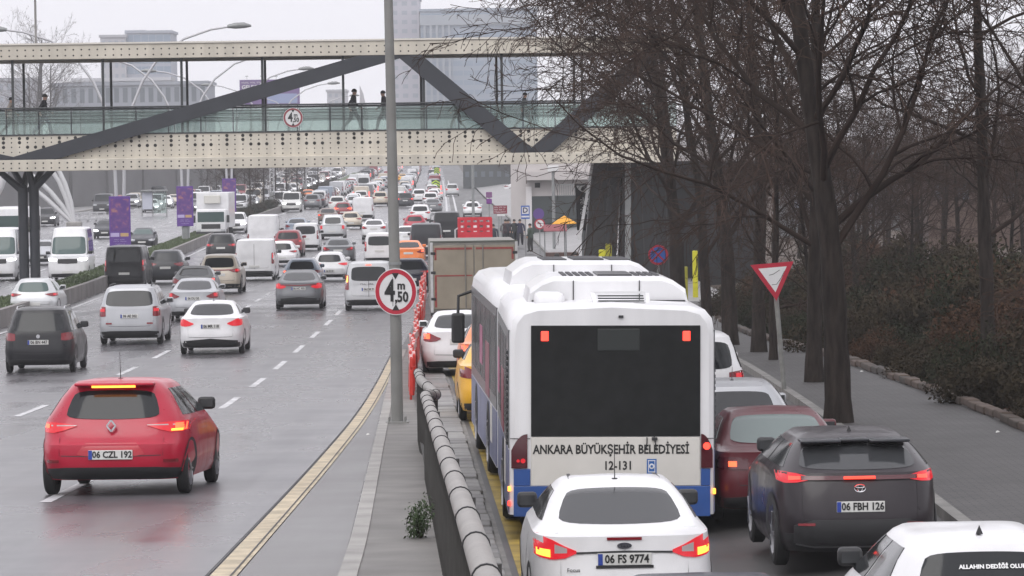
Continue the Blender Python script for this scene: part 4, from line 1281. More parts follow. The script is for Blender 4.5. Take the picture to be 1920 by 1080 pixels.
    sides(rear, 0, 6.6, True)
    # bellows
    mb = MB()
    for i in range(9):
        y = 6.62 + i * .10
        k = 1.2 if i % 2 else 1.14
        xo = -.012 * i * .3
        vs = [(-k + xo, y, .42), (-k + xo, y, 2.70), (-k + .15 + xo, y, 2.80), (k - .15 + xo, y, 2.80), (k + xo, y, 2.70), (k + xo, y, .42)]
        mb.add(vs, [])
    for i in range(8):
        for j in range(5): mb.f.append((i * 6 + j, (i + 1) * 6 + j, (i + 1) * 6 + j + 1, i * 6 + j + 1)); mb.m.append(0)
    mb.build('bellows', M_BEL, b)
    front = shell('front_section', 0, 10.2, b)
    front.location = (0, 7.45, 0); front.rotation_euler = (0, 0, .022)
    sides(front, 0, 10.2, False)
    p2 = pod(-1.05, 1.05, 1.2, 3.9, 3.22, front)
    mb = MB()
    for x in (-.40, .44): mb.box(x - .006, x + .006, 1.185, 1.199, 2.86, 3.16)
    mb.build('pod_joint', M_TRIM, p2)
    mb = MB(); mb.cbox(-.1, .34, 1.4, 3.0, 3.21, 3.245, .01); mb.box(-.55, -.2, 1.4, 3.0, 3.215, 3.235); mb.box(.42, .72, 1.4, 3.0, 3.215, 3.235); mb.build('pod_grille', M_BEL, p2)
    mb = MB(); mb.cbox(-W2 - .34, -W2 - .12, 9.95, 10.1, 1.62, 2.12, .04); mb.tube([(-W2 + .05, 10.1, 2.5), (-W2 - .22, 10.15, 2.4), (-W2 - .23, 10.05, 2.1)], .03, 6)
    mb.build('mirror', M_TRIM, front)
    mb = MB(); mb.cbox(-1.1, 1.1, 10.17, 10.22, 1.0, 2.5, .01); mb.build('windscreen', M_BUSG, front)
bus()
# small crude rust line etc. stays in the material

# ------------------------------------------------------------------ box truck in the service lane
def box_truck():
    d = 114.0; x = -1.07
    t = thing('box_truck', 'grey box truck with red and white reflective border on its rear doors', 'truck', (x, d, ground(x, d)), .03)
    B = mat('truck door beige grey', (.27, .235, .18), .6, var=.15, scale=1.5)
    Gm = mat('truck frame grey', (.20, .19, .17), .5, var=.1)
    R = mat('reflective red', (.26, .05, .045), .5, var=.2, scale=8)
    mb = MB(); mb.cbox(-1.25, 1.25, 0, 6.5, .95, 2.95, .03); mb.build('cargo_box', Gm, t)
    for k in (-1, 1):
        a, c_ = sorted((k * .015, k * 1.16))
        mb = MB(); mb.cbox(a, c_, -.03, .02, 1.05, 2.86, .01); dr = mb.build('rear_door', B, t)
        mb = MB(); mb.box(a + .04, c_ - .04, -.036, -.03, 2.74, 2.80); mb.box((c_ - .09) if k > 0 else a + .03, (c_ - .03) if k > 0 else a + .09, -.036, -.03, 2.45, 2.74)
        mb.build('reflective_strip', R, dr)
        mb = MB(); mb.box(a + .04, c_ - .04, -.036, -.03, 1.98, 2.02); mb.box((c_ - .09) if k > 0 else a + .03, (c_ - .03) if k > 0 else a + .09, -.036, -.03, 1.1, 1.98); mb.build('reflective_strip', R, dr)
        mb = MB(); mb.tube([(k * .25, -.05, 1.0), (k * .25, -.05, 2.9)], .018, 6); mb.build('lock_bar', Gm, dr)
        for z in (1.3, 2.05, 2.6):
            mb = MB(); xs = sorted((k * 1.10, k * 1.24)); mb.cbox(xs[0], xs[1], -.05, 0, z, z + .08, .01); mb.build('hinge', M_TRIM, dr)
        mb = MB(); mb.cbox(*sorted((k * 1.17, k * 1.25)), -.045, .03, .95, 2.95, .01); mb.build('corner_post', mat('truck post white', (.5, .5, .5), .5, var=.15), t)
        mb = MB(); mb.cbox(*sorted((k * .85, k * 1.15)), -.06, .02, .72, .86, .02); mb.build('tail_light', M_LENS, t)
        w_, r_ = wheel_mesh()
        for yw in (1.6, 7.6):
            wh = obj('wheel', w_, M_TYRE, t); wh.location = (k * 1.05, yw, .45); wh.scale = (.6, .45, .45)
    mb = MB(); mb.box(-.45, .45, .2, 7.8, .55, .95); mb.build('chassis', M_TRIM, t)
    mb = MB(); mb.cbox(-1.1, 1.1, -.02, .08, .5, .62, .02); mb.build('rear_bumper', M_TRIM, t)
    mb = MB(); mb.cbox(-1.1, 1.1, 6.7, 8.5, .6, 2.5, .15); mb.build('cab', PC['white'], t, .8)
    mb = MB(); mb.box(-1.25, 1.25, -.02, .03, 2.952, 2.99); mb.build('roof_trim', mat('truck roof dark', (.10, .11, .09), .6), t)
box_truck()
def crate_truck():
    d = 236.0; p = P(892, 500, d); x = p.x
    t = thing('crate_truck', 'small truck with red latticed cargo crates ahead of the box truck', 'truck', (x, d, ground(x, d)), .02)
    R = mat('crate red', (.55, .012, .03), .45, var=.12, scale=3)
    z0 = 1.05
    mb = MB(); mb.cbox(-1.0, 1.0, 0, 4.2, .85, 1.05, .02); mb.build('bed', R, t)
    for z in (1.05, 1.35, 1.68, 2.0, 2.3):
        mb = MB(); mb.cbox(-.98, .98, -.03, .03, z, z + (.19 if z > 1.1 else .22), .01); mb.build('rail', R, t)
    for i in range(6):
        x_ = -.93 + i * .372
        mb = MB(); mb.cbox(x_ - .085, x_ + .085, -.04, .02, 1.05, 2.42, .01); mb.build('upright', R, t)
    for k in (-1, 1):
        mb = MB()
        for z in (1.1, 1.5, 1.9, 2.3): mb.box(*sorted((k * .95, k * 1.0)), 0, 4.2, z, z + .12)
        for i in range(7): mb.box(*sorted((k * .96, k * 1.01)), i * .68, i * .68 + .1, 1.05, 2.4)
        mb.build('side_lattice', R, t)
    for a_, b_ in ((-.7, -.25), (.2, .7)):
        mb = MB(); mb.box(a_, b_, .1, .5, 1.4, 2.25); mb.build('cargo', mat('cargo grey', (.35, .33, .32), .8, var=.2), t)
    mb = MB(); mb.cbox(-1.0, 1.0, -.05, .0, .82, 1.62, .01); tg = mb.build('tailgate', R, t)
    scribble(t, mat('white sticker', (.8, .8, .8), .5), -.35, .85, -.056, 1.10, .12, 12, 3)
    scribble(t, mat('white sticker', (.8, .8, .8), .5), -.35, .85, -.056, .92, .06, 16, 4)
    mb = MB(); mb.tube([(-1.18, .1, .8), (-1.18, .1, 1.75), (-1.0, .1, 1.85)], .05, 6); mb.build('post', PC['palesilver'], t)
    mb = MB(); mb.cbox(-.95, .95, 4.4, 6.0, .5, 2.0, .12); mb.build('cab', PC['white'], t, .8)
    w_, r_ = wheel_mesh()
    for k in (-1, 1):
        for yw in (1.0, 5.0):
            wh = obj('wheel', w_, M_TYRE, t); wh.location = (k * .85, yw, .38); wh.scale = (.5, .38, .38)
crate_truck()
def lorry():
    p = G(396, 452)
    t = thing('box_lorry', 'white refrigerated lorry facing the camera between the purple banners', 'truck', p, 0)
    Wm = PC['white']
    mb = MB(); mb.cbox(-1.2, 1.2, 1.9, 8.5, .95, 3.55, .04); mb.build('cargo_box', Wm, t)
    mb = MB(); mb.cbox(-1.1, 1.1, 0, 1.75, .55, 2.35, .12); cb = mb.build('cab', Wm, t, .8)
    mb = MB(); mb.cbox(-.98, .98, -.012, .03, 1.4, 2.15, .01); mb.build('windscreen', M_GLASSG, t)
    mb = MB(); mb.cbox(-.7, .7, -.012, .03, .9, 1.25, .01); mb.build('grille', M_TRIM, t)
    mb = MB(); mb.cbox(-1.08, 1.08, -.05, .02, .4, .7, .02); mb.build('front_bumper', M_TRIM, t)
    mb = MB(); mb.cbox(-.6, .6, 1.55, 1.9, 2.75, 3.35, .05); mb.build('cooling_unit', mat('unit cream', (.55, .54, .5), .5), t)
    for k in (-1, 1):
        mb = MB(); mb.cbox(*sorted((k * .75, k * 1.05)), -.03, .02, .72, .88, .02); mb.build('headlight', M_HEADO, t)
        mb = MB(); mb.cbox(*sorted((k * 1.15, k * 1.36)), .1, .25, 1.35, 1.9, .03); mb.build('mirror', M_TRIM, t)
        w_, r_ = wheel_mesh()
        for yw in (.9, 6.6):
            wh = obj('wheel', w_, M_TYRE, t); wh.location = (k * 1.0, yw, .45); wh.scale = (.6, .45, .45)
    p = G(4, 482)
    t = thing('coach', 'white coach with a dark windscreen at the far left edge behind the van', 'bus', p, 0)
    mb = MB(); mb.cbox(-1.25, 1.25, 0, 11, .35, 3.15, .12); mb.build('body', Wm, t, .8)
    mb = MB(); mb.cbox(-1.1, 1.1, -.015, .03, 1.25, 2.65, .02); mb.build('windscreen', M_GLASSG, t)
    mb = MB(); mb.box(1.246, 1.258, .8, 10.5, 1.5, 2.5); mb.build('side_window', M_GLASS, t)
    for k in (-1, 1):
        mb = MB(); mb.cbox(*sorted((k * .8, k * 1.1)), -.03, .02, .75, .92, .02); mb.build('headlight', M_HEADO, t)
        wh = obj('wheel', wheel_mesh()[0], M_TYRE, t); wh.location = (k * 1.05, 2.5, .48); wh.scale = (.6, .48, .48)
lorry()
# ------------------------------------------------------------------ people
def person_mesh(pose):
    if pose == 'walk':
        J = [(0, 0, .94), (0, .02, 1.24), (0, .03, 1.44), (0, .05, 1.52), (0, .07, 1.61), (0, .07, 1.69),
             (.10, .02, .88), (.10, .22, .50), (.10, .30, .10), (.10, .46, .045), (-.10, -.02, .88), (-.10, -.10, .50), (-.10, -.40, .17), (-.10, -.34, .05),
             (.19, .03, 1.40), (.24, -.14, 1.14), (.25, -.10, .92), (.25, -.06, .83), (-.19, .03, 1.40), (-.24, .10, 1.14), (-.24, .28, .98), (-.24, .34, .92)]
    else:
        J = [(0, 0, .94), (0, .01, 1.24), (0, .01, 1.44), (0, .03, 1.52), (0, .05, 1.61), (0, .05, 1.69),
             (.10, 0, .88), (.11, .03, .50), (.12, -.01, .09), (.12, .14, .045), (-.10, 0, .88), (-.12, .05, .50), (-.12, .01, .09), (-.13, .15, .045),
             (.19, .01, 1.40), (.25, -.02, 1.14), (.21, .14, 1.02), (.17, .20, 1.0), (-.19, .01, 1.40), (-.26, -.03, 1.14), (-.24, .06, .92), (-.24, .09, .84)]
    R = [(.16, .12), (.17, .125), (.12, .085), (.055, .055), (.082, .095), (.075, .085), (.105, .11), (.078, .085), (.058, .062), (.05, .045), (.105, .11), (.078, .085), (.058, .062), (.05, .045),
         (.07, .07), (.055, .055), (.042, .042), (.045, .03), (.07, .07), (.055, .055), (.042, .042), (.045, .03)]
    Ed = [(0, 1), (1, 2), (2, 3), (3, 4), (4, 5), (0, 6), (6, 7), (7, 8), (8, 9), (0, 10), (10, 11), (11, 12), (12, 13), (2, 14), (14, 15), (15, 16), (16, 17), (2, 18), (18, 19), (19, 20), (20, 21)]
    me = bpy.data.meshes.new('person_rig'); me.from_pydata(J, Ed, [])
    o = bpy.data.objects.new('person_rig', me); C.objects.link(o)
    md = o.modifiers.new('skin', 'SKIN')
    for i, v in enumerate(me.skin_vertices[0].data): v.radius = R[i]; v.use_root = (i == 0)
    sb = o.modifiers.new('sub', 'SUBSURF'); sb.levels = 1; sb.render_levels = 1
    dg = bpy.context.evaluated_depsgraph_get()
    out = bpy.data.meshes.new_from_object(o.evaluated_get(dg))
    bpy.data.objects.remove(o); bpy.data.meshes.remove(me)
    for p in out.polygons:
        p.use_smooth = True
        z = p.center.z
        hand = z < .98 and abs(p.center.x) > .2 and z > .75
        p.material_index = 3 if z < .085 else (2 if z < .86 and not hand else (0 if (z > 1.50 or hand) else 1))
    out.name = 'body'
    return out
PM = {k: person_mesh(k) for k in ('walk', 'stand')}
for m_ in PM.values():
    while len(m_.materials) < 4: m_.materials.append(None)
mb = MB(); vs, fs = [], []
for i in range(6):
    a = math.pi * .60 * i / 5
    for j in range(12):
        t = 2 * math.pi * j / 12
        vs.append((.082 * math.sin(a) * math.cos(t), .10 * math.sin(a) * math.sin(t) - .012, .105 * math.cos(a)))
for i in range(5):
    for j in range(12): fs.append((i * 12 + j, (i + 1) * 12 + j, (i + 1) * 12 + (j + 1) % 12, i * 12 + (j + 1) % 12))
mb.add(vs, fs); HAIR = mb.mesh('hair', 1.2)
M_SKIN = mat('skin', (.42, .26, .19), .6)
M_HAIR = mat('dark hair', (.018, .014, .012), .7)
M_SHOE = mat('dark shoes', (.02, .02, .02), .6)
def cloth(n, c): return mat('cloth ' + n, c, .9, var=.12, scale=12)
def person(label, loc, rz, pose='walk', top=(.02, .02, .025), legs=(.03, .035, .05), h=1.0, group=None):
    o = thing('person', label, 'person', loc, rz, group)
    b = obj('body', PM[pose], None, o)
    for i, m in enumerate((M_SKIN, cloth('%.3f %.3f %.3f' % top, top), cloth('%.3f %.3f %.3f' % legs, legs), M_SHOE)):
        b.material_slots[i].link = 'OBJECT'; b.material_slots[i].material = m
    hh = obj('hair', HAIR, M_HAIR, o); hh.location = (0, .065 if pose == 'walk' else .045, 1.665)
    o.scale = (h * 1.22, h * 1.15, h)
    return o

# ------------------------------------------------------------------ footbridge
M_CREAM = stretch(mat('cream bridge steel', (.57, .53, .45), .5, var=.13, scale=1.0, detail=6), (1.6, 1.6, .35))
M_CREAMW = mat('cream top flange', (.66, .63, .57), .45, var=.06, scale=.6)
M_SLATE = mat('slate brace paint', (.026, .029, .037), .5, var=.15, scale=1.2)
M_POST = mat('bridge post dark', (.035, .04, .042), .5)
M_SOFF = mat('bridge soffit grey', (.22, .215, .21), .7, var=.1)
M_HOLE = mat('bolt hole black', (.02, .018, .016), .8)
def glassy(name, col, a, rough=.05):
    m = bpy.data.materials.new(name); m.use_nodes = True
    nt = m.node_tree; b = nt.nodes['Principled BSDF']
    b.inputs['Base Color'].default_value = (*col, 1); b.inputs['Roughness'].default_value = rough
    tr = nt.nodes.new('ShaderNodeBsdfTransparent'); tr.inputs['Color'].default_value = (.90, .96, .94, 1)
    mx = nt.nodes.new('ShaderNodeMixShader'); mx.inputs[0].default_value = a
    nt.links.new(tr.outputs[0], mx.inputs[1]); nt.links.new(b.outputs[0], mx.inputs[2])
    nt.links.new(mx.outputs[0], nt.nodes['Material Output'].inputs['Surface'])
    return m
M_RGLASS = glassy('green railing glass', (.50, .58, .55), .24)
BR_D, BR_YAW = 174.0, 0.041
BR_O = P(650, 300, BR_D)
BR_O.z = CAM_Z
bridge = thing('footbridge', 'cream steel footbridge with dark diagonal braces and glass railings crossing the road', 'bridge', BR_O, BR_YAW)
def brl(x, y, z): return Vector((x, y, z))
XL, XR = -17.8, 14.4
DEP = 6.0
def br_girder(y0, name_sfx=''):
    mb = MB(); mb.box(XL, XR, y0, y0 + .12, .16, 1.21); mb.build('girder_plate', M_CREAM, bridge)
    mb = MB(); mb.cbox(XL, XR, y0 - .30, y0 + .22, -.33, .17, .02); mb.build('bottom_chord', M_CREAM, bridge)
    mb = MB(); mb.cbox(XL, XR, y0 - .30, y0 + .25, 4.49, 5.12, .02); mb.build('top_chord', M_CREAM, bridge)
    mb = MB(); mb.box(XL, XR, y0 - .36, y0 + .32, 5.125, 5.20); mb.build('top_flange', M_CREAMW, bridge)
    mb = MB(); mb.box(XL, XR, y0 - .04, y0 + .14, 1.212, 1.27); mb.build('kick_rail', M_POST, bridge)
br_girder(0); br_girder(DEP)
mb = MB(); mb.box(XL, XR, .35, DEP - .32, 4.60, 4.72); mb.build('roof_soffit', M_SOFF, bridge)
mb = MB(); mb.box(XL, XR, .26, DEP - .31, 5.0, 5.10); mb.build('roof', M_CREAMW, bridge)
mb = MB(); mb.box(XL, XR, .13, DEP - .01, 1.05, 1.20); mb.build('deck', M_SOFF, bridge)
# rows of bolts and drain holes: too small to pick apart
mb = MB()
def dot(x, z, y, r): mb.disc((x, y - .006, z), r, (0, -1, 0), 8, .012)
for i in range(93):
    x = XL + .2 + i * .345
    big = i % 7 in (1, 3, 4)
    for j, z in enumerate((-.19, .02)): dot(x, z, -.30, .038)
    for j, z in enumerate((4.65, 4.90)): dot(x, z, -.30, .038)
    for j, z in enumerate((.30, .50)): dot(x, z, 0, .030)
    for j, z in enumerate((.72, .92, 1.10)):
        b_ = (j == 2 and i % 7 in (1, 3, 4)) or (j == 1 and i % 7 in (1, 3)) or (j == 0 and i % 7 in (4, 5, 6, 1))
        dot(x, z, 0, .075 if b_ else .034)
bo = mb.build('bolt_holes', M_HOLE, bridge); bo['kind'] = 'stuff'
def brace(xa, za, xb, zb_, w=.98, y=-.16):
    mb = MB(); mb.bar((xa, y, za), (xb, y, zb_), .26, w, up=(0, 0, 1)); return mb
def brace_clip(xa, za, xb, zb_, w=.98, y0=-.28, y1=-.015):
    """flat brace, cut level at the chords"""
    dx, dz = xb - xa, zb_ - za
    L_ = math.hypot(dx, dz); hw = w / 2 * L_ / abs(dz)
    pts = [(xa - hw, y0, za), (xa + hw, y0, za), (xb + hw, y0, zb_), (xb - hw, y0, zb_)]
    mb = MB(); mb.poly(pts, (0, y1 - y0, 0)); return mb
for xa, xb in ((-13.75, 1.75), (7.75, 2.75)):
    brace_clip(xa + (.0 if xb < 2 else 0), .17, xb, 4.49, .62 if xb < 2 else .72).build('brace', M_SLATE, bridge, fixn=True)
brace_clip(8.35, .17, 13.4, 4.49, .72).build('brace', M_SLATE, bridge, fixn=True)
mb = MB(); mb.poly([(-17.75, -.28, 1.05), (-17.75, -.28, .17), (-13.8, -.28, .17)], (0, .26, 0)); mb.build('brace', M_SLATE, bridge, fixn=True)
for xa, xb in ((-13.75, 1.75), (7.75, 2.75), (8.35, 13.4)):
    brace_clip(xa, 1.25, xb, 4.49, .9, DEP - .2, DEP - .03)
for x in (-17.6, -14.4, -10.5, -7.1, -3.6, -.1, 3.4, 6.8, 10.3, 13.8):
    for y in (.05, DEP + .05):
        mb = MB(); mb.cbox(x - .055, x + .055, y - .04, y + .07, 1.27, 4.49, .01); mb.build('post', M_POST, bridge)
for y, g in ((-.02, 1), (DEP + .02, 1)):
    mb = MB()
    for z, r in ((2.40, .028), (2.28, .012), (2.16, .012), (2.04, .012), (1.90, .012), (1.78, .012)): mb.tube([(XL, y - .03, z), (XR, y - .03, z)], r * 1.5, 6)
    mb.build('handrail', M_POST, bridge)
    x = XL + .3
    while x < XR:
        mb = MB(); mb.box(x - .02, x + .02, y + .05, y + .12, 1.22, 2.38); mb.build('railing_post', M_POST, bridge)
        mb = MB(); mb.box(x + .04, min(XR, x + 1.36), y + .02, y + .032, 1.275, 2.30); mb.build('glass_panel', M_RGLASS, bridge)
        x += 1.40
mb = MB(); mb.tube([(-13.4, .5, 5.1), (-13.4, .5, 9.0)], .05, 8); mb.build('mast', M_SOFF, bridge)
# height limit sign
M_SRED = mat('sign red', (.42, .012, .035), .4, coat=.2)
M_SWHT = mat('sign white', (.66, .66, .66), .45, coat=.2, var=.05)
M_SGREY = mat('galvanised steel', (.25, .26, .26), .5, metal=.3, var=.12, scale=3)
M_SBLUE = mat('sign blue', (.02, .10, .40), .4, coat=.2)
def height_sign(parent, loc, r, rz, dull=False):
    mb = MB(); mb.disc((0, 0, 0), r, (0, -1, 0), 40, .02); s = mb.build('sign_plate', M_SWHT, parent)
    s.location = loc; s.rotation_euler = (0, 0, rz)
    n = 40; vs, fs = [], []
    for i in range(n):
        a = 2 * math.pi * i / n
        for k in (.965, .78): vs.append((r * k * math.cos(a), -.004, r * k * math.sin(a)))
    for i in range(n): fs.append((2 * i, 2 * i + 1, 2 * ((i + 1) % n) + 1, 2 * ((i + 1) % n)))
    mb = MB(); mb.add(vs, fs); mb.build('sign_ring', M_SRED if not dull else mat('sign red faded', (.25, .05, .06), .5), s, fixn=True)
    mb = MB()
    for k in (1, -1): mb.poly([(-.17 * r, -.008, k * .80 * r), (.17 * r, -.008, k * .80 * r), (0, -.008, k * .53 * r)], (0, .004, 0))
    mb.build('arrow_mark', M_INK, s, fixn=True)
    text('4', r * 1.30, M_INK, s, (-.27 * r, -.008, 0), sx=.75, bold=.012 * r / .4)
    text('m', r * .50, M_INK, s, (.27 * r, -.008, .26 * r), bold=.006 * r / .4)
    text(',50', r * .62, M_INK, s, (.28 * r, -.008, -.24 * r), sx=.85, bold=.008 * r / .4)
    return s
hs = height_sign(bridge, (0, 0, 0), .43, 0, True)
hs.location = ((551 - 650) / 43.1, -.12, (304 - 4 - 221) / 43.1)
# steel column with branching head under the left end
col_ = thing('bridge_column', 'dark twin steel column with branching head under the left end of the footbridge', 'column', (0, 0, 0))
for px in (42, 63):
    a = P(px, 318, 175.2); zb_ = zl(175)
    mb = MB(); mb.tube([(a.x, 175.2, zb_ - .2), (a.x, 175.2, P(px, 352, 175.2).z)], .22, 14); mb.build('shaft', M_SLATE, col_, .7)
for (pa, ya, pb, yb, dy) in ((40, 356, -6, 317, 0), (46, 356, 24, 317, 2.2), (62, 356, 100, 317, 0), (58, 356, 80, 317, 2.2), (44, 352, 52, 317, 3.5), (62, 352, 54, 317, -.1)):
    a, b_ = P(pa, ya, 175.2), P(pb, yb, 175.2 + dy)
    mb = MB(); mb.tube([a, b_], [.17, .13], 10); mb.build('branch', M_SLATE, col_, .7)
col_['label'] = 'dark twin steel column with branching head under the left end of the footbridge'
# stair tower under the right end
tw = thing('stair_tower', 'dark clad stair tower carrying the right end of the footbridge', 'tower', (0, 0, 0))
M_DARKC = mat('dark cladding', (.012, .0125, .014), .55, var=.15, scale=.4)
M_DARKG = mat('grey cladding', (.034, .034, .034), .6, var=.15, scale=.5)
def quadpx(pts, d, th, name, m, parent):
    vs = [P(px, py, d) for px, py in pts]
    mb = MB(); mb.poly(vs, (0, th, 0)); return mb.build(name, m, parent, fixn=True)
quadpx([(1112, 302), (1166, 302), (1150, 575), (1088, 575)], 177.0, 2.5, 'side_wall', M_DARKG, tw)
quadpx([(1168, 302), (1252, 302), (1300, 590), (1160, 590)], 176.5, 4.0, 'main_wall', M_DARKC, tw)
quadpx([(1252, 302), (1430, 302), (1430, 520), (1290, 560)], 178.5, 3.0, 'stair_flight', M_DARKC, tw)
quadpx([(1109, 302), (1114, 302), (1089, 450), (1083, 450)], 176.4, .15, 'edge_trim', M_SWHT, tw)
quadpx([(1172, 302), (1183, 302), (1183, 590), (1172, 590)], 176.0, .3, 'steel_post', M_SGREY, tw)
quadpx([(1140, 302), (1147, 302), (1139, 590), (1131, 590)], 176.2, .3, 'steel_post', M_DARKC, tw)
for k, px in enumerate((1200, 1222, 1245)):
    quadpx([(px, 304), (px + 1.5, 304), (px + 14, 590), (px + 12.5, 590)], 176.4, .08, 'cladding_joint', M_DARKG, tw)
# people crossing the bridge
def on_bridge(px, label, face, h=1.0, dy=2.0, **k):
    d = BR_D + dy
    s = F_PX / d
    lx = (px - 650) / 43.1 + dy * .04
    w = Matrix.Rotation(BR_YAW, 4, 'Z') @ Vector((lx, dy, 1.20))
    person(label, BR_O + w, BR_YAW - face * math.pi / 2, h=h, **k)
on_bridge(13, 'pedestrian in a pale top walking at the left end of the footbridge', 1, .98, top=(.35, .31, .27), legs=(.10, .11, .10))
on_bridge(76, 'pedestrian in dark clothes leaning forward, second from the left on the footbridge', 1, 1.05, top=(.015, .015, .018), legs=(.05, .06, .09))
on_bridge(660, 'pedestrian in a dark coat walking right, left of the lamp pole on the footbridge', 1, 1.07, top=(.03, .03, .035), legs=(.05, .055, .07))
on_bridge(720, 'pedestrian on the footbridge partly hidden by the lamp pole', -1, 1.02, top=(.03, .028, .03), legs=(.05, .05, .06))
on_bridge(857, 'pedestrian behind the railing glass left of the right hand brace', -1, .80, top=(.09, .10, .10), legs=(.06, .07, .07))
on_bridge(984, 'two-tone dressed pedestrian behind the railing above the right brace foot', 1, .92, top=(.05, .055, .06), legs=(.04, .045, .05))

# ------------------------------------------------------------------ pipe railing along the island
def pipe_fence():
    f = thing('pipe_railing', 'grey pipe railing with black clamps and dark bars along the traffic island', 'railing', (0, 0, 0))
    M_PIPE = mat('pipe grey paint', (.25, .235, .22), .5, var=.12, scale=3, bump=.1)
    M_BARS = mat('railing bars dark', (.045, .043, .04), .6, var=.2, scale=5)
    ys = [18 + i * 1.0 for i in range(45)]
    def pos(y):
        x = xfence(y); z = zl(y) + .115 + 1.05
        if 50 < y < 58: x += .17 * math.sin((y - 50) / 8 * math.pi) ** 2; z += -.10 * math.sin((y - 50) / 8 * math.pi) ** 2
        return Vector((x, y, z))
    mb = MB(); mb.tube([pos(y) for y in ys], .070, 16); mb.build('pipe', M_PIPE, f, .8)
    y = 19.0
    while y < 62:
        p = pos(y); q = pos(y + .04)
        mb = MB(); mb.tube([p, q], .078, 16); mb.build('clamp', M_TRIM, f)
        y += 2.3 if y < 40 else 2.0
    y = 18.5
    while y < 62:
        p = pos(y)
        mb = MB(); mb.box(p.x - .03, p.x + .03, y - .012, y + .012, zl(y) + .05, p.z - .05); mb.build('bar', M_BARS, f)
        y += .42
    for z in (.15, .85):
        mb = MB()
        for a, b_ in zip(ys, ys[1:]): mb.bar((xfence(a), a, zl(a) + .115 + z), (xfence(b_), b_, zl(b_) + .115 + z), .04, .03)
        mb.build('rail', M_BARS, f)
    for y in (20, 26, 32, 38, 44, 50, 56, 61.5):
        p = pos(y); mb = MB(); mb.tube([(p.x + .05, y, zl(y)), (p.x + .05, y, p.z)], .05, 10); mb.build('post', M_BARS, f, .7)
pipe_fence()
# red and white barrier panels
def barriers():
    Rm = mat('barrier red plastic', (.55, .03, .02), .5, var=.15, scale=6); Wm = mat('barrier white plastic', (.6, .58, .56), .5, var=.15, scale=6)
    def strip(z0, z1):
        mb = MB(); vs, fs, ms = [], [], []
        for i in range(9):
            y = i * .25
            vs += [(-.03, y, z0), (.03, y, z0), (.03, y, z1), (-.03, y, z1)]
        for i in range(8):
            for j in range(4):
                a_, b2 = i * 4 + j, i * 4 + (j + 1) % 4
                fs.append((a_, b2, b2 + 4, a_ + 4)); ms.append(i % 2)
        fs += [(3, 2, 1, 0), (32, 33, 34, 35)]; ms += [0, 1]
        mb.v, mb.f, mb.m = vs, fs, ms
        me = mb.mesh('board'); me.materials.append(Rm); me.materials.append(Wm); return me
    bt, bl = strip(.66, .84), strip(.10, .60)
    lg = MB(); lg.cbox(-.035, .035, -.03, .03, .0, 1.0, .01); lg = lg.mesh('leg'); lg.materials.append(Rm)
    r = random.Random(5); y = 80.0; first = True
    while y < 176:
        x = -1.75 - .0185 * (y - 63)
        o = thing('barrier_panel', 'red and white striped plastic barrier panel in the long row beside the lamp pole', 'barrier', (x + r.uniform(-.05, .05), y, zl(y) + (.115 if y < 108 else 0)), .0185 + r.uniform(-.03, .03), 'barrier panels in a row between the two roads')
        o.rotation_euler[1] = r.uniform(-.06, .04)
        obj('board', bt, None, o); lo_ = obj('board', bl, None, o)
        for q in (0, 1): lo_.material_slots[q].link = 'OBJECT'; lo_.material_slots[q].material = Rm
        for yy in (.2, 1.8): q = obj('leg', lg, None, o); q.location = (0, yy, 0); q.scale = (.7, .7, .86)
        y += 2.12
barriers()
# lamp pole with the height sign
def lamp_pole():
    b = G(745, 793, .115); z = zl(b.y) + .115
    p = thing('lamp_pole', 'tall grey steel lamp pole standing on the traffic island', 'lamp pole', (b.x, b.y, z))
    mp = mat('pole grey', (.21, .21, .20), .55, metal=.1, var=.2, scale=1.2, bump=.1)
    mb = MB(); mb.tube([(0, 0, 0), (-.0, 0, 2.0), (-.03, 0, 6), (-.08, 0, 11.5)], [.105, .10, .082, .06], 18); mb.build('shaft', mp, p, .8)
    mb = MB(); mb.cbox(-.2, .2, -.2, .2, 0, .03, .005)
    for i in range(4): mb.tube([(.14 * (1 if i % 2 else -1), .14 * (1 if i // 2 else -1), .02), (.14 * (1 if i % 2 else -1), .14 * (1 if i // 2 else -1), .10)], .018, 6)
    mb.build('base_plate', mp, p)
    mb = MB(); mb.tube([(-.08, 0, 11.4), (-.5, 0, 12.0), (-1.8, 0, 12.3)], .05, 8); mb.cbox(-2.5, -1.7, -.14, .14, 12.24, 12.38, .04); mb.build('lamp_arm', mp, p)
    mb = MB()
    for zz in (2.2, 2.75): mb.tube([(0, 0, zz), (0, 0, zz + .05)], .112, 18)
    mb.build('clamp', M_SGREY, p)
    s = thing('height_limit_sign', 'round white sign with red rim reading 4,50 m on the lamp pole', 'sign', P(742, 547, b.y - .16))
    height_sign(s, (0, 0, 0), .405, -.42)
    mb = MB(); mb.box(-.06, .06, .02, .12, -.25, .25); mb.build('bracket', M_SGREY, s)
lamp_pole()
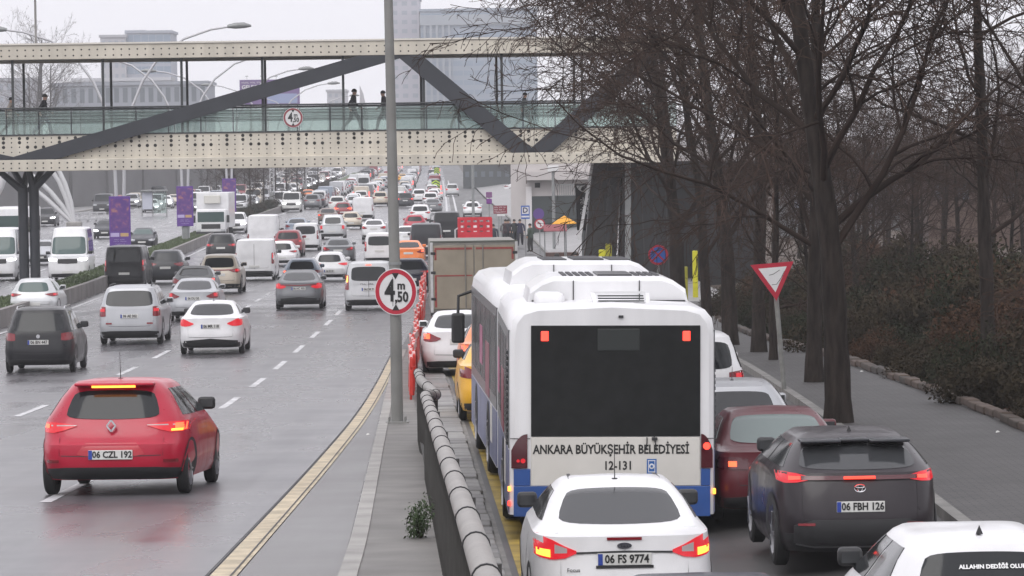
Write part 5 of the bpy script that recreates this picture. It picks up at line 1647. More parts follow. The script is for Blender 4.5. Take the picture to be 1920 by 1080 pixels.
# other signs
def post(parent, x, y, z0, z1, r=.03, m=None): 
    mb = MB(); mb.tube([(x, y, z0), (x, y, z1)], r, 8); return mb.build('post', m or M_SGREY, parent, .8)
def yield_sign():
    b = G(1471, 730, .12); t = P(1447, 520, b.y)
    s = thing('yield_sign', 'leaning give way sign, red rimmed triangle on a grey post beside the trees', 'sign', (0, 0, 0))
    mb = MB(); mb.tube([(b.x, b.y, b.z + .05), (P(1452, 520, b.y))], .045, 8); mb.build('post', mat('post weathered', (.20, .20, .19), .6, var=.2), s, .8)
    A = [P(1407, 497, b.y - .08), P(1488, 490, b.y - .08), P(1456, 564, b.y - .08)]
    c = (A[0] + A[1] + A[2]) / 3
    mb = MB(); mb.poly(A, (0, .03, 0)); mb.build('sign_plate', M_SRED, s, fixn=True)
    mb = MB(); mb.poly([c + (q - c) * .66 - Vector((0, .004, 0)) for q in A], (0, .003, 0)); mb.build('sign_face', M_SWHT, s, fixn=True)
    mb = MB()
    for pts in (((1442, 516), (1450, 514), (1462, 506)), ((1447, 534), (1456, 533), (1464, 522), (1471, 508)), ((1461, 527), (1468, 515))):
        mb.tube([P(px, py, b.y - .088) for px, py in pts], .006, 4)
    mb.build('scratch_marks', mat('scratch grey', (.16, .17, .15), .7), s)
yield_sign()
def nostop():
    d = 119.0; c = P(1234, 478, d)
    s = thing('no_stopping_sign', 'round blue sign with red rim and red cross in front of the dark tower', 'sign', (0, 0, 0))
    post(s, c.x, d + .05, ground(c.x, d), c.z + .1, .035)
    mb = MB(); mb.disc((c.x, d, c.z), .30, (0, -1, 0), 32, .02); mb.build('sign_plate', M_SRED, s)
    mb = MB(); mb.disc((c.x, d - .004, c.z), .235, (0, -1, 0), 32, .003); mb.build('sign_face', M_SBLUE, s)
    mb = MB()
    for k in (1, -1): mb.bar((c.x - .17, d - .012, c.z - .17 * k), (c.x + .17, d - .012, c.z + .17 * k), .004, .05, up=(0, 0, 1))
    mb.build('cross_mark', M_SRED, s)
nostop()
def d_sign():
    d = 240.0; c = P(985, 398, d)
    s = thing('bus_stop_sign', 'blue and white bus stop sign with the letter D on the plaza', 'sign', (0, 0, 0))
    post(s, c.x, d + .05, ground(c.x, d), c.z + .3)
    mb = MB(); mb.box(c.x - .26, c.x + .26, d, d + .03, c.z - .40, c.z + .40); mb.build('sign_plate', M_SBLUE, s)
    mb = MB(); mb.box(c.x - .20, c.x + .20, d - .006, d, c.z - .10, c.z + .32); mb.box(c.x - .24, c.x + .24, d - .006, d, c.z - .31, c.z - .21); mb.build('sign_face', M_SWHT, s)
    text('D', .44, mat('sign navy', (.01, .02, .09), .5), s, (c.x, d - .010, c.z + .11), bold=.012)
    d = 234.0; c = P(1012, 420, d)
    s = thing('no_left_turn_sign', 'round white no left turn sign with red rim beside the yellow umbrella', 'sign', (0, 0, 0))
    post(s, c.x, d + .05, ground(c.x, d), c.z + .1)
    mb = MB(); mb.disc((c.x, d, c.z), .31, (0, -1, 0), 28, .02); mb.build('sign_plate', M_SRED, s)
    mb = MB(); mb.disc((c.x, d - .004, c.z), .235, (0, -1, 0), 28, .003); mb.build('sign_face', M_SWHT, s)
    mb = MB(); mb.bar((c.x + .04, d - .010, c.z - .16), (c.x + .04, d - .010, c.z + .02), .004, .05, up=(1, 0, 0)); mb.bar((c.x + .055, d - .010, c.z + .02), (c.x - .07, d - .010, c.z + .09), .004, .05)
    mb.poly([(c.x - .04, d - .011, c.z + .16), (c.x - .15, d - .011, c.z + .07), (c.x - .04, d - .011, c.z + .02)], (0, .003, 0)); mb.build('arrow_mark', M_INK, s)
    mb = MB(); mb.bar((c.x - .16, d - .016, c.z + .16), (c.x + .16, d - .016, c.z - .16), .004, .04); mb.build('slash_mark', M_SRED, s)
    d = 245.0; c = P(938, 393, d)
    s = thing('notice_board', 'dark red notice board with lines of white lettering above the pavement', 'sign', (0, 0, 0))
    post(s, c.x - .1, d + .05, ground(c.x, d), c.z + .1); post(s, c.x + .08, d + .05, ground(c.x, d), c.z + .1)
    mb = MB(); mb.box(c.x - .42, c.x + .42, d, d + .03, c.z - .25, c.z + .25); mb.build('board', mat('board dark red', (.22, .03, .05), .5), s)
    for i, z in enumerate((.15, 0, -.14)): scribble(s, M_SWHT, c.x - .35, c.x + .35, d - .006, c.z + z, .085, 10, 11 + i)
    mb = MB(); mb.box(c.x - .2, c.x + .3, d, d + .03, c.z - .40, c.z - .27); mb.build('lower_plate', M_SWHT, s)
    d = 262.0; c = P(917, 372, d)
    s = thing('purple_sign', 'purple and pink square signs stacked on one post left of the notice board', 'sign', (0, 0, 0))
    post(s, c.x, d + .05, ground(c.x, d), c.z + .3)
    mb = MB(); mb.cbox(c.x - .2, c.x + .2, d - .05, d, c.z + .05, c.z + .42, .03); mb.build('panel', mat('dull purple', (.20, .08, .20), .6), s)
    mb = MB(); mb.cbox(c.x - .18, c.x + .18, d - .05, d, c.z - .36, c.z - .02, .03); mb.build('panel', mat('violet', (.18, .04, .24), .6), s)
    d = 236.0; c = P(1010, 401, d)
    s = thing('purple_roundel', 'round violet sign above the no left turn sign', 'sign', (0, 0, 0))
    mb = MB(); mb.disc((c.x, d, c.z), .33, (0, -1, 0), 24, .03); mb.build('sign_plate', mat('violet roundel', (.10, .05, .22), .6), s)
    post(s, c.x + .05, d + .04, ground(c.x, d), c.z)
    def chev(px, py, d, w, label, dark=(.01, .012, .012), li=(.42, .60, .02)):
        c = P(px, py, d)
        s = thing('chevron_board', label, 'sign', (0, 0, 0))
        mb = MB(); mb.box(c.x - w, c.x + w, d, d + .03, c.z - w * 1.05, c.z + w * 1.05); mb.build('board', mat('chevron black', dark, .5), s)
        mb = MB()
        for k in (-.95, -.3, .35):
            for sx in (1, -1): mb.poly([(c.x, d - .006, c.z + (k + .62) * w), (c.x, d - .006, c.z + (k + .27) * w), (c.x + sx * w * .98, d - .006, c.z + (k - .35) * w), (c.x + sx * w * .98, d - .006, c.z + (k + 0) * w)], (0, .003, 0))
        mb.build('chevron', mat('chevron lime', li, .5), s, fixn=True)
        post(s, c.x, d + .05, ground(c.x, d), c.z)
    chev(817, 345, 520, .55, 'lime and black chevron board in the middle of the far queue')
    chev(819, 319, 680, .5, 'farther, smaller lime chevron board high up the road')
    chev(886, 381, 440, .32, 'small black and yellow striped board above the slip lane hatchback', li=(.45, .36, .10))
d_sign()
def speed_board():
    d = 300.0; c = P(403, 423, d)
    s = thing('sign_trailer', 'pale board with three round red rimmed signs standing at the median', 'sign', (0, 0, 0))
    mb = MB(); mb.box(c.x - .86, c.x + .86, d, d + .05, c.z - .62, c.z + .42); mb.build('board', mat('board pale', (.42, .40, .40), .6), s)
    for k in (-1, 0, 1):
        n = 20; vs = [((c.x + k * .56) + .25 * math.cos(2 * math.pi * i / n), d - .02, c.z + .05 + .25 * math.sin(2 * math.pi * i / n)) for i in range(n + 1)]
        mb = MB(); mb.tube(vs, .03, 5, cap=False); mb.build('sign_ring', mat('sign red faded', (.25, .05, .06), .5), s)
    mb = MB(); mb.box(c.x - .8, c.x + .8, d - .01, d, c.z - .55, c.z - .45); mb.build('stripe', M_TRIM, s)
    for k in (-.7, .7): post(s, c.x + k, d + .08, ground(c.x, d), c.z - .5, .05)
speed_board()
# parking totem, umbrella, stall, yellow posts
def plaza_things():
    d = 184.0
    s = thing('parking_totem', 'black car park totem with white lettering left of the stair tower', 'sign', (0, 0, 0))
    quadpx([(1078, 345), (1124, 345), (1124, 432), (1082, 432)], d, .25, 'panel', mat('totem black', (.018, .018, .02), .4), s)
    a = P(1108, 346, d - .02)
    n = 14; vs = [P(1109 + 28 * math.cos(math.pi + math.pi * i / n), 348 - 15 * math.sin(math.pi + math.pi * i / n), d - .02) for i in range(n + 1)]
    mb = MB(); mb.poly(vs, (0, .01, 0)); mb.build('logo_field', M_SWHT, s, fixn=True)
    mb = MB(); mb.tube([P(px, py, d - .05) for px, py in ((1090, 357), (1094, 352), (1099, 350), (1106, 350))], [.05, .08, .05, .02], 6); mb.build('logo_arc', M_TRIM, s)
    for t_, py, sz in (('-1. KAT', 374, .20), ('OTOPARK', 381, .16), ('-2. KAT', 392, .20), ('OTOPARK', 400, .16)):
        p = P(1088, py, d - .02); text(t_, sz * 1.15, M_SWHT, s, p, align='LEFT', bold=.006)
    p = P(1095, 415, d); post(s, p.x, d + .15, ground(p.x, d), p.z, .12)
    d = 205.0; c = P(1058, 404, d); gz = ground(c.x, d)
    s = thing('parasol', 'orange and yellow pyramid parasol over a kiosk on the plaza', 'parasol', (0, 0, 0))
    w = .66; e = P(1058, 419, d).z
    for i, (p, q) in enumerate((((-1, -1), (1, -1)), ((1, -1), (1, 1)), ((1, 1), (-1, 1)), ((-1, 1), (-1, -1)))):
        mb = MB(); mb.poly([(c.x + p[0] * w, d + p[1] * w, e), (c.x + q[0] * w, d + q[1] * w, e), (c.x, d, c.z)], (0, 0, -.02)); mb.build('canopy', mat('parasol orange %d' % (i % 2), ((.70, .33, .03), (.62, .42, .08))[i % 2], .7), s, fixn=True)
    post(s, c.x, d, gz, c.z, .03)
    s = thing('kiosk', 'small red awning kiosk below the parasol', 'kiosk', (0, 0, 0)); x0 = P(1030, 430, 207).x
    mb = MB(); mb.box(x0 - .2, x0 + 1.5, 207, 208.5, gz, gz + 1.0); mb.build('counter', mat('kiosk brown', (.12, .07, .06), .7, var=.2), s)
    mb = MB(); mb.poly([(x0 - .3, 206.4, e - .40), (x0 + .9, 206.4, e - .40), (x0 + .9, 208, e - .10), (x0 - .3, 208, e - .10)], (0, 0, -.03)); mb.build('awning', mat('kiosk red', (.20, .025, .035), .6), s, fixn=True)
    for x_ in (x0 - .25, x0 + .85): post(s, x_, 206.5, gz, e - .42)
    My = mat('yellow post paint', (.55, .52, .02), .5, var=.15, scale=3)
    for i, (px, py, d, w, lb) in enumerate(((1129, 468, 150, .13, 'leftmost of the yellow posts at the foot of the stair tower'), (1141, 457, 153, .12, 'dull yellow post just right of the leftmost yellow post'),
                                       (1266, 475, 140, .12, 'bright yellow post between the tower and the first trees'), (1283, 500, 146, .12, 'dull yellow post beside the bright yellow one near the trees'), (1303, 470, 155, .10, 'thin yellow post, rightmost, half hidden by tree trunks'))):
        c = P(px, py, d); gz = zpav(c.x, d)
        s = thing('yellow_post', lb, 'post', (c.x, d, gz), 0, 'yellow posts by the stair tower')
        mb = MB(); mb.cbox(-w, w, -.1, .1, 0, c.z - gz, .03); mb.build('shaft', My if i in (0, 2, 4) else mat('dull yellow paint', (.30, .28, .02), .6, var=.2), s)
        mb = MB(); mb.cbox(-w - .06, w + .06, -.16, .16, 0, .08, .02); mb.build('base', M_CONCD, s)
    # pale low building and its opening
    d = 300.0; a, b_ = P(957, 300, d), P(1072, 300, d); g0 = zl(d)
    s = thing('pale_building', 'small pinkish white building with dark shop opening beyond the footbridge', 'building', (0, 0, 0))
    Mw = mat('pinkish render', (.50, .47, .46), .8, var=.08, scale=.5)
    mb = MB(); mb.box(a.x, b_.x + 3, d, d + 9, g0, CAM_Z + 1.2); mb.build('wall', Mw, s)
    mb = MB(); mb.box(P(985, 300, d).x, b_.x + 3.2, d - 1.2, d, P(985, 338, d).z, P(985, 322, d).z); mb.build('canopy', Mw, s)
    mb = MB(); mb.box(P(996, 300, d).x, b_.x + 2.8, d - .05, d + .05, g0, P(996, 368, d).z); mb.build('shop_opening', mat('shop dark', (.035, .045, .045), .4), s)
    mb = MB(); mb.box(P(985, 300, d).x, P(996, 300, d).x, d - .3, d, g0, P(985, 350, d).z); mb.build('pilaster', mat('render white', (.62, .60, .60), .8), s)
    mb = MB(); mb.box(P(1002, 300, d).x, P(1012, 300, d).x, d - .04, d + .02, P(1000, 352, d).z, P(1000, 343, d).z); mb.build('window', M_GLASS, s)
    mb = MB()
    for i in range(9):
        x_ = P(1044 + i * 4, 300, d).x; mb.tube([(x_, d - 1.6, P(1044, 366, d).z), (x_, d - 1.6, P(1044, 346, d).z)], .025, 5)
    for py in (346, 366): mb.tube([(P(1040, py, d).x, d - 1.6, P(1040, py, d).z), (b_.x + 2, d - 1.6, P(1040, py, d).z)], .03, 5)
    mb.build('balcony_railing', M_SGREY, s)
    d = 252.0; c = P(1037, 315, d)
    s = thing('floodlight_pole', 'grey floodlight pole in front of the pale building', 'lamp pole', (0, 0, 0))
    post(s, c.x, d, ground(c.x, d), c.z, .10); mb = MB(); mb.cbox(c.x - .35, c.x + .35, d - .2, d + .2, c.z - .25, c.z + .15, .04); mb.build('lamp_head', M_SWHT, s)
    d = 330.0; c = P(886, 300, d)
    s = thing('far_pole', 'thin grey pole above the striped board on the slip lane', 'pole', (0, 0, 0)); post(s, c.x, d, ground(c.x, d), c.z + 2.5, .12)
plaza_things()
pg = 'pedestrians walking on the plaza'
for i, (px, py, face, pose, top, legs, lb) in enumerate((
        (925, 440, 0, 'walk', (.025, .03, .045), (.02, .02, .025), 'pedestrian in navy on the pavement left of the notice board'),
        (948, 436, 0, 'walk', (.05, .03, .035), (.02, .02, .025), 'pedestrian in dark plum behind the notice board posts'),
        (965, 437, .3, 'walk', (.02, .025, .025), (.02, .025, .03), 'pedestrian in a long dark coat left of the bus stop sign'),
        (953, 405, 3.0, 'stand', (.03, .03, .04), (.025, .025, .03), 'pedestrian standing farther back above the notice board'),
        (975, 425, 3.1, 'walk', (.03, .03, .06), (.02, .02, .03), 'pedestrian in blue right beside the bus stop sign'),
        (995, 450, 1.0, 'stand', (.05, .07, .055), (.03, .03, .03), 'pedestrian in a green jacket below the bus stop sign'),
        (912, 430, .1, 'walk', (.02, .022, .03), (.05, .05, .06), 'pedestrian in black just right of the red crate truck'))):
    d = 262 if py < 440 else 246
    p = P(px, py, d); 
    person(lb, (p.x, d, zpav(p.x, d) + .12), face, pose, top, legs, 1.0, pg)
for px, d, pose, rz, lb in ((1045, 152, 'stand', 2.6, 'left one of two dark dressed people standing behind the bus roof'), (1076, 155, 'stand', -2.2, 'right one of two dark dressed people standing behind the bus roof')):
    p = P(px, 480, d); person(lb, (p.x, d, zl(d) + .13), rz, pose, (.012, .012, .014), (.03, .03, .035), 1.04)

# ------------------------------------------------------------------ curved twin lamps with banners on the median
def lyre(d, label, banner=True, mode=1):
    x = xm(d) - 1.15; z = zl(d) + .45
    o = thing('twin_lamp', label, 'street lamp', (x, d, z), 0, 'twin armed lamps on the median')
    Mp = mat('lamp pole white', (.48, .48, .50), .45, metal=.2)
    for k in (1, -1):
        pts = [(.18, 0, 0), (.20, 0, 3.5), (.28, 0, 6.0), (.75, 0, 8.6), (1.35, 0, 10.0), (2.2, 0, 11.2), (3.6, 0, 12.25), (5.1, 0, 12.75), (6.2, 0, 12.9)]
        mb = MB(); mb.tube([(k * a, b_, c) for a, b_, c in pts], [.10, .10, .09, .08, .075, .07, .065, .06, .055], 10); arm = mb.build('arm', Mp, o, .8)
        mb = MB(); mb.tube([(k * 6.0, 0, 12.9), (k * 6.4, 0, 12.93), (k * 6.9, 0, 12.95), (k * 7.3, 0, 12.92)], [.09, .17, .17, .06], 10); hd = mb.build('lamp_head', M_SGREY, arm, .8); 
    mb = MB(); mb.tube([(0, 0, 0), (0, 0, 1.6)], .26, 12); mb.build('base', M_SGREY, o, .8)
    if banner:
        Pm = mat('banner purple', (.11, .04, .26), .6, var=.1, scale=2)
        Ph = MATS.get('banner picture')
        if not Ph:
            Ph = mat('banner picture', (.25, .10, .22), .6); nt = Ph.node_tree
            tc = nt.nodes.new('ShaderNodeTexCoord'); nz = nt.nodes.new('ShaderNodeTexNoise'); nz.inputs['Scale'].default_value = 3.2; nz.inputs['Detail'].default_value = 3
            cr = nt.nodes.new('ShaderNodeValToRGB'); e_ = cr.color_ramp.elements
            e_[0].position = .45; e_[0].color = (.09, .035, .2, 1); e_[1].position = .8; e_[1].color = (.40, .20, .16, 1)
            q = e_.new(.57); q.color = (.14, .05, .21, 1); q = e_.new(.66); q.color = (.27, .11, .18, 1)
            nt.links.new(tc.outputs['Object'], nz.inputs['Vector']); nt.links.new(nz.outputs['Fac'], cr.inputs['Fac']); nt.links.new(cr.outputs['Color'], nt.nodes['Principled BSDF'].inputs['Base Color'])
        mb = MB(); mb.cbox(-.58, .58, -.36, -.26, .95, 3.75, .02); bn = mb.build('banner', Pm, o)
        mb = MB(); mb.box(-.50, .50, -.366, -.36, 1.85, 3.6); mb.build('banner_picture', Ph, bn)
        mb = MB(); mb.box(-.52, -.04, -.366, -.36, 1.55, 1.76); mb.build('banner_label', mat('banner lilac', (.45, .38, .62), .6), bn)
        mb = MB(); mb.box(.02, .46, -.366, -.36, 1.56, 1.75); mb.build('banner_label', mat('banner gold', (.50, .33, .16), .6), bn)
        for zz, a in ((1.40, .32), (1.30, .36), (1.15, .26)): scribble(bn, MATS['banner lilac'], -a, a, -.366, zz, .05, 12, int(zz * 100))
lyre(218, 'nearest twin armed lamp with a purple banner, left of the dark hatchback')
lyre(280, 'second twin armed lamp with a purple banner, beside the refrigerated lorry')
lyre(338, 'third twin armed lamp with a purple banner, above the white panel van')
lyre(420, 'fourth twin armed lamp, without banner, farther along the median', False)
lyre(520, 'fifth twin armed lamp, without banner, far along the median', False)

# ------------------------------------------------------------------ white arch, left roadside, far buildings
def white_arch():
    d = 330.0
    o = thing('white_arch', 'fan of curved white steel tubes rising from the left roadside', 'arch', (0, 0, 0))
    Mw = mat('arch white', (.55, .55, .56), .5)
    b_ = P(139, 418, d)
    for pts in (((139, 418), (133, 380), (122, 345), (108, 315), (88, 290)), ((137, 418), (125, 375), (111, 340), (92, 312), (70, 292)), ((138, 418), (118, 388), (95, 360), (70, 336), (40, 314)), ((136, 418), (112, 396), (88, 374), (66, 356), (30, 336))):
        mb = MB(); mb.tube([P(px, py, d) for px, py in pts], [.17, .2, .2, .19, .17], 10); mb.build('tube', Mw, o, .8)
    mb = MB(); mb.tube([P(px, py, d + 8) for px, py in ((-12, 372), (0, 350), (6, 330), (9, 310), (10, 290))], .35, 10); mb.build('tube', Mw, o, .8)
    mb = MB(); mb.cbox(b_.x - .6, b_.x + .6, d - .6, d + .6, zl(d) - .2, b_.z + .1, .1); mb.build('footing', M_CONC, o)
    o = thing('roadside_parapet', 'white post and rail parapet behind the white arch', 'railing', (0, 0, 0))
    a, c = P(66, 402, 360), P(196, 398, 380)
    for k in (0, 1):
        mb = MB(); mb.bar(a - Vector((0, 0, k * .62)), c - Vector((0, 0, k * .62)), .12, .16); mb.build('rail', Mw, o)
    for i in range(9):
        q = a + (c - a) * (i / 8)
        mb = MB(); mb.cbox(q.x - .14, q.x + .14, q.y - .1, q.y + .1, zl(q.y) - .1, q.z + .05, .02); mb.build('post', Mw, o)
white_arch()
def left_side():
    Mg = mat('grey retaining concrete', (.15, .147, .15), .85, var=.16, scale=.12)
    o = thing('retaining_wall', 'long grey retaining wall along the far left roadside', 'wall', (0, 0, 0))
    xs = [P(px, 330, d) for px, d in ((-80, 430), (60, 450), (200, 480), (330, 520), (420, 560), (505, 640))]
    for i, (a, b_) in enumerate(zip(xs, xs[1:])):
        mb = MB(); mb.poly([(a.x, a.y, zl(a.y) - .5), (b_.x, b_.y, zl(b_.y) - .5), (b_.x, b_.y, CAM_Z + 2.0), (a.x, a.y, CAM_Z + 1.6)], (-.3, 1.2, 0)); mb.build('wall_panel', Mg, o, fixn=True)
        for k in (0, .5):
            p = a + (b_ - a) * k; mb = MB(); mb.box(p.x - .25, p.x + .25, p.y - .35, p.y - .02, zl(p.y) - .5, CAM_Z + 1.5); mb.build('buttress', Mg, o)
    # bus shelter
    d = 400.0; c = P(284, 385, d); g0 = zl(d)
    o = thing('bus_shelter', 'glass bus shelter with a pale panel on the far left pavement', 'bus shelter', (0, 0, 0))
    mb = MB(); mb.cbox(c.x - 1.0, c.x + 1.6, d - .6, d + .8, g0 + 2.5, g0 + 2.65, .03); mb.build('roof', M_SGREY, o)
    mb = MB(); mb.cbox(c.x - .9, c.x + .1, d - .1, d, g0 + .7, g0 + 2.4, .02); mb.build('advert_panel', mat('pale shelter panel', (.5, .52, .6), .4), o)  # panel in one plain pale colour
    mb = MB(); mb.box(c.x + .15, c.x + 1.5, d + .6, d + .63, g0 + .3, g0 + 2.4); mb.build('glass_panel', M_RGLASS, o)
    for x_ in (c.x - .95, c.x + .12, c.x + 1.52): post(o, x_, d, g0, g0 + 2.5, .05)
    struct(ribbon('left_pavement', ysteps(210, 700, .03, 3), lambda y: xol(y) - 9, lambda y: xol(y), zL, M_PLAZA, .14, 3))
    struct(kerb('left_kerb', ysteps(210, 700, .03, 3), lambda y: xol(y) + .05, .2, zL, .15, M_CONC))
left_side()
def building(name, label, px0, px1, py_top, d, depth, wallc, floors, cols_, wm, glassy_=False, base=None, cap=True, wh=.62, ww=.6, rot=0):
    a, b_ = P(px0, 300, d), P(px1, 300, d); top = P((px0 + px1) / 2, py_top, d).z; g0 = zl(d) - 1
    o = thing(name, label, 'building', (0, 0, 0))
    mw = mat('wall ' + label[:28], wallc, .8, var=.06, scale=.05)
    mb = MB(); mb.box(a.x, b_.x, d, d + depth, g0, top); mb.build('wall', mw, o)
    fh = (top - g0) / floors; cw = (b_.x - a.x) / cols_
    wmesh = MB(); wmesh.box(-cw * ww / 2, cw * ww / 2, -.06, .1, -fh * wh / 2, fh * wh / 2); me = wmesh.mesh('window')
    me.materials.append(wm)
    for i in range(floors):
        z = g0 + fh * (i + .5)
        if z < CAM_Z - 3: continue
        for j in range(cols_):
            w = obj('window', me, wm, o); w.location = (a.x + cw * (j + .5), d, z)
    if cap:
        mb = MB(); mb.box(a.x - .4, b_.x + .4, d - .4, d + depth + .4, top, top + .8); mb.build('parapet', mw, o)
    return o, a, b_, top
W_BLUE = mat('far window blue', (.20, .26, .34), .25)
W_DARK = mat('far window dark', (.10, .12, .14), .3)
W_PALE = mat('far window pale', (.28, .31, .36), .3)
o, a, b_, top = building('office_tower', 'large blue-grey glass office block rising behind the footbridge', 792, 1010, 20, 1300, 30, (.25, .29, .35), 16, 11, W_BLUE, wh=.5, ww=.9)
mb = MB(); mb.box(a.x - .2, b_.x + .2, 1299.2, 1299.9, top - 4.5, top - 1.2); mb.build('roof_band', mat('band grey', (.30, .33, .37), .6), o)
for i in range(5):
    x_ = a.x + 1 + i * 2.0; mb = MB(); mb.box(x_, x_ + .7, 1299, 1299.8, zl(1300), top - 4.6); mb.build('fin', mat('band grey', (.30, .33, .37), .6), o)
building('office_tower', 'pale slab tower joined to the left of the large office block', 735, 790, -2, 1310, 25, (.42, .41, .46), 18, 3, W_PALE, wh=.45, ww=.55)
building('hotel_block', 'hazy pale apartment block with blue glass right half, behind the bridge at left', 192, 240, 70, 1200, 20, (.40, .40, .43), 12, 4, W_PALE, wh=.45, ww=.5)
building('hotel_block', 'hazy blue glass block beside the pale apartment block', 240.5, 324, 62, 1202, 22, (.34, .36, .42), 13, 6, W_BLUE, wh=.7, ww=.92)
o_, a_, b2_, t_ = building('roof_block', 'small pale rooftop block crowning the hazy left building', 238, 277, 56, 1208, 8, (.52, .52, .55), 14, 2, W_PALE, cap=False, wh=.1, ww=.1)
building('low_office', 'long low grey-blue office with tall pilasters behind the bridge railing', 100, 390, 160, 900, 25, (.27, .29, .33), 5, 18, W_DARK, wh=.75, ww=.55)
building('low_office', 'pale upper storey set back on the long low office', 140, 320, 152, 930, 12, (.46, .46, .48), 6, 14, W_PALE, wh=.3, ww=.6)
building('corner_block', 'pale hazy block at the far left edge behind the bridge', -20, 60, 152, 1000, 20, (.38, .39, .43), 8, 5, W_PALE, wh=.5, ww=.5)
building('far_block', 'faint hazy block right of the purple billboard', 615, 650, 172, 1400, 20, (.42, .42, .45), 10, 3, W_PALE, wh=.5, ww=.5)
building('dark_building', 'dark grey building behind the plaza left of the pale building', 868, 958, 262, 620, 15, (.055, .062, .066), 4, 6, W_DARK, wh=.4, ww=.5)
building('brown_building', 'brown brick building behind the trees at the right edge', 1740, 2000, 330, 190, 14, (.11, .075, .062), 4, 6, W_DARK, wh=.5, ww=.5)
building('grey_building', 'grey building with pale windows glimpsed through the trees', 1480, 1700, 300, 240, 14, (.14, .145, .15), 4, 9, W_PALE, wh=.45, ww=.45)
def billboard():
    d = 700.0; a, b_ = P(449, 150, d), P(562, 190, d)
    o = thing('billboard', 'purple billboard with white lettering behind the long bridge brace', 'billboard', (0, 0, 0))
    mb = MB(); mb.box(a.x, b_.x, d, d + .5, P(500, 196, d).z, a.z); mb.build('panel', mat('billboard purple', (.13, .06, .22), .6), o)
    mb = MB(); mb.box(P(500, 100, d).x, b_.x - .4, d - .05, d, P(500, 194, d).z, P(500, 176, d).z); mb.build('picture', mat('billboard sky blue', (.25, .30, .48), .6), o)
    p = P(453, 164, d - .1); text('GELECEK', .95, M_SWHT, o, p, align='LEFT', bold=.03)
    p = P(453, 155, d - .1); scribble(o, M_SWHT, p.x, p.x + 4, d - .06, p.z, .3, 18, 3)
    for px in (463, 491, 518, 545):
        q = P(px, 150, d); mb = MB(); mb.tube([(q.x, d, q.z), (q.x, d, q.z + .6)], .03, 5); mb.cbox(q.x - .25, q.x + .25, d - .5, d + .1, q.z + .6, q.z + .72, .03); mb.build('lamp', M_SGREY, o)
    for px in (470, 540): q = P(px, 190, d); post(o, q.x, d + .3, zl(d), q.z, .2)
billboard()
def spire():
    d = 1150.0; o = thing('spire', 'pale pointed tent spire between the bridge pedestrians', 'spire', (0, 0, 0))
    b_ = P(681, 200, d); mb = MB(); mb.tube([(b_.x, d, zl(d)), (b_.x, d, b_.z - 2), (b_.x - .4, d, P(678, 176, d).z), (b_.x - .9, d, P(676, 160, d).z)], [2.2, 1.2, .5, .03], 8); mb.build('cone', mat('spire grey', (.35, .34, .36), .7), o)
spire()
# ------------------------------------------------------------------ bare winter trees
def bark(name, c):
    m = mat(name, c, .95, spec=.15, var=.5, scale=1.0, bump=1.0, detail=8)
    nt = m.node_tree; nz = [n for n in nt.nodes if n.bl_idname == 'ShaderNodeTexNoise'][0]; tc = [n for n in nt.nodes if n.bl_idname == 'ShaderNodeTexCoord'][0]
    mp = nt.nodes.new('ShaderNodeMapping'); mp.inputs['Scale'].default_value = (11, 11, 2.2)
    nt.links.new(tc.outputs['Object'], mp.inputs['Vector']); nt.links.new(mp.outputs['Vector'], nz.inputs['Vector'])
    [n for n in nt.nodes if n.bl_idname == 'ShaderNodeBump'][0].inputs['Distance'].default_value = .05
    return m
M_BARK = bark('dark bark', (.030, .024, .021))
M_BARK2 = mat('twig bark', (.034, .024, .020), .95, var=.4, scale=1.2, spec=.12)
M_TWIG = mat('fine twigs', (.056, .038, .031), .95, var=.55, scale=.8, spec=.1)
def tube_fast(mb, pts, radii, k):
    n = len(pts); base = len(mb.v)
    P0, P1 = pts[0], pts[-1]
    d = np.array(P1) - np.array(P0); L = np.linalg.norm(d) or 1; d = d / L
    ref = np.array((0, 0, 1.0)) if abs(d[2]) < .8 else np.array((1.0, 0, 0))
    x = np.cross(d, ref); x /= np.linalg.norm(x); y = np.cross(d, x)
    cs = [(math.cos(2 * math.pi * j / k), math.sin(2 * math.pi * j / k)) for j in range(k)]
    for p, r in zip(pts, radii):
        for c, s_ in cs:
            mb.v.append((p[0] + (x[0] * c + y[0] * s_) * r, p[1] + (x[1] * c + y[1] * s_) * r, p[2] + (x[2] * c + y[2] * s_) * r))
    for i in range(n - 1):
        for j in range(k):
            a = base + i * k + j; b_ = base + i * k + (j + 1) % k
            mb.f.append((a, b_, b_ + k, a + k)); mb.m.append(0)
def norm(v):
    l = math.sqrt(v[0] ** 2 + v[1] ** 2 + v[2] ** 2) or 1
    return (v[0] / l, v[1] / l, v[2] / l)
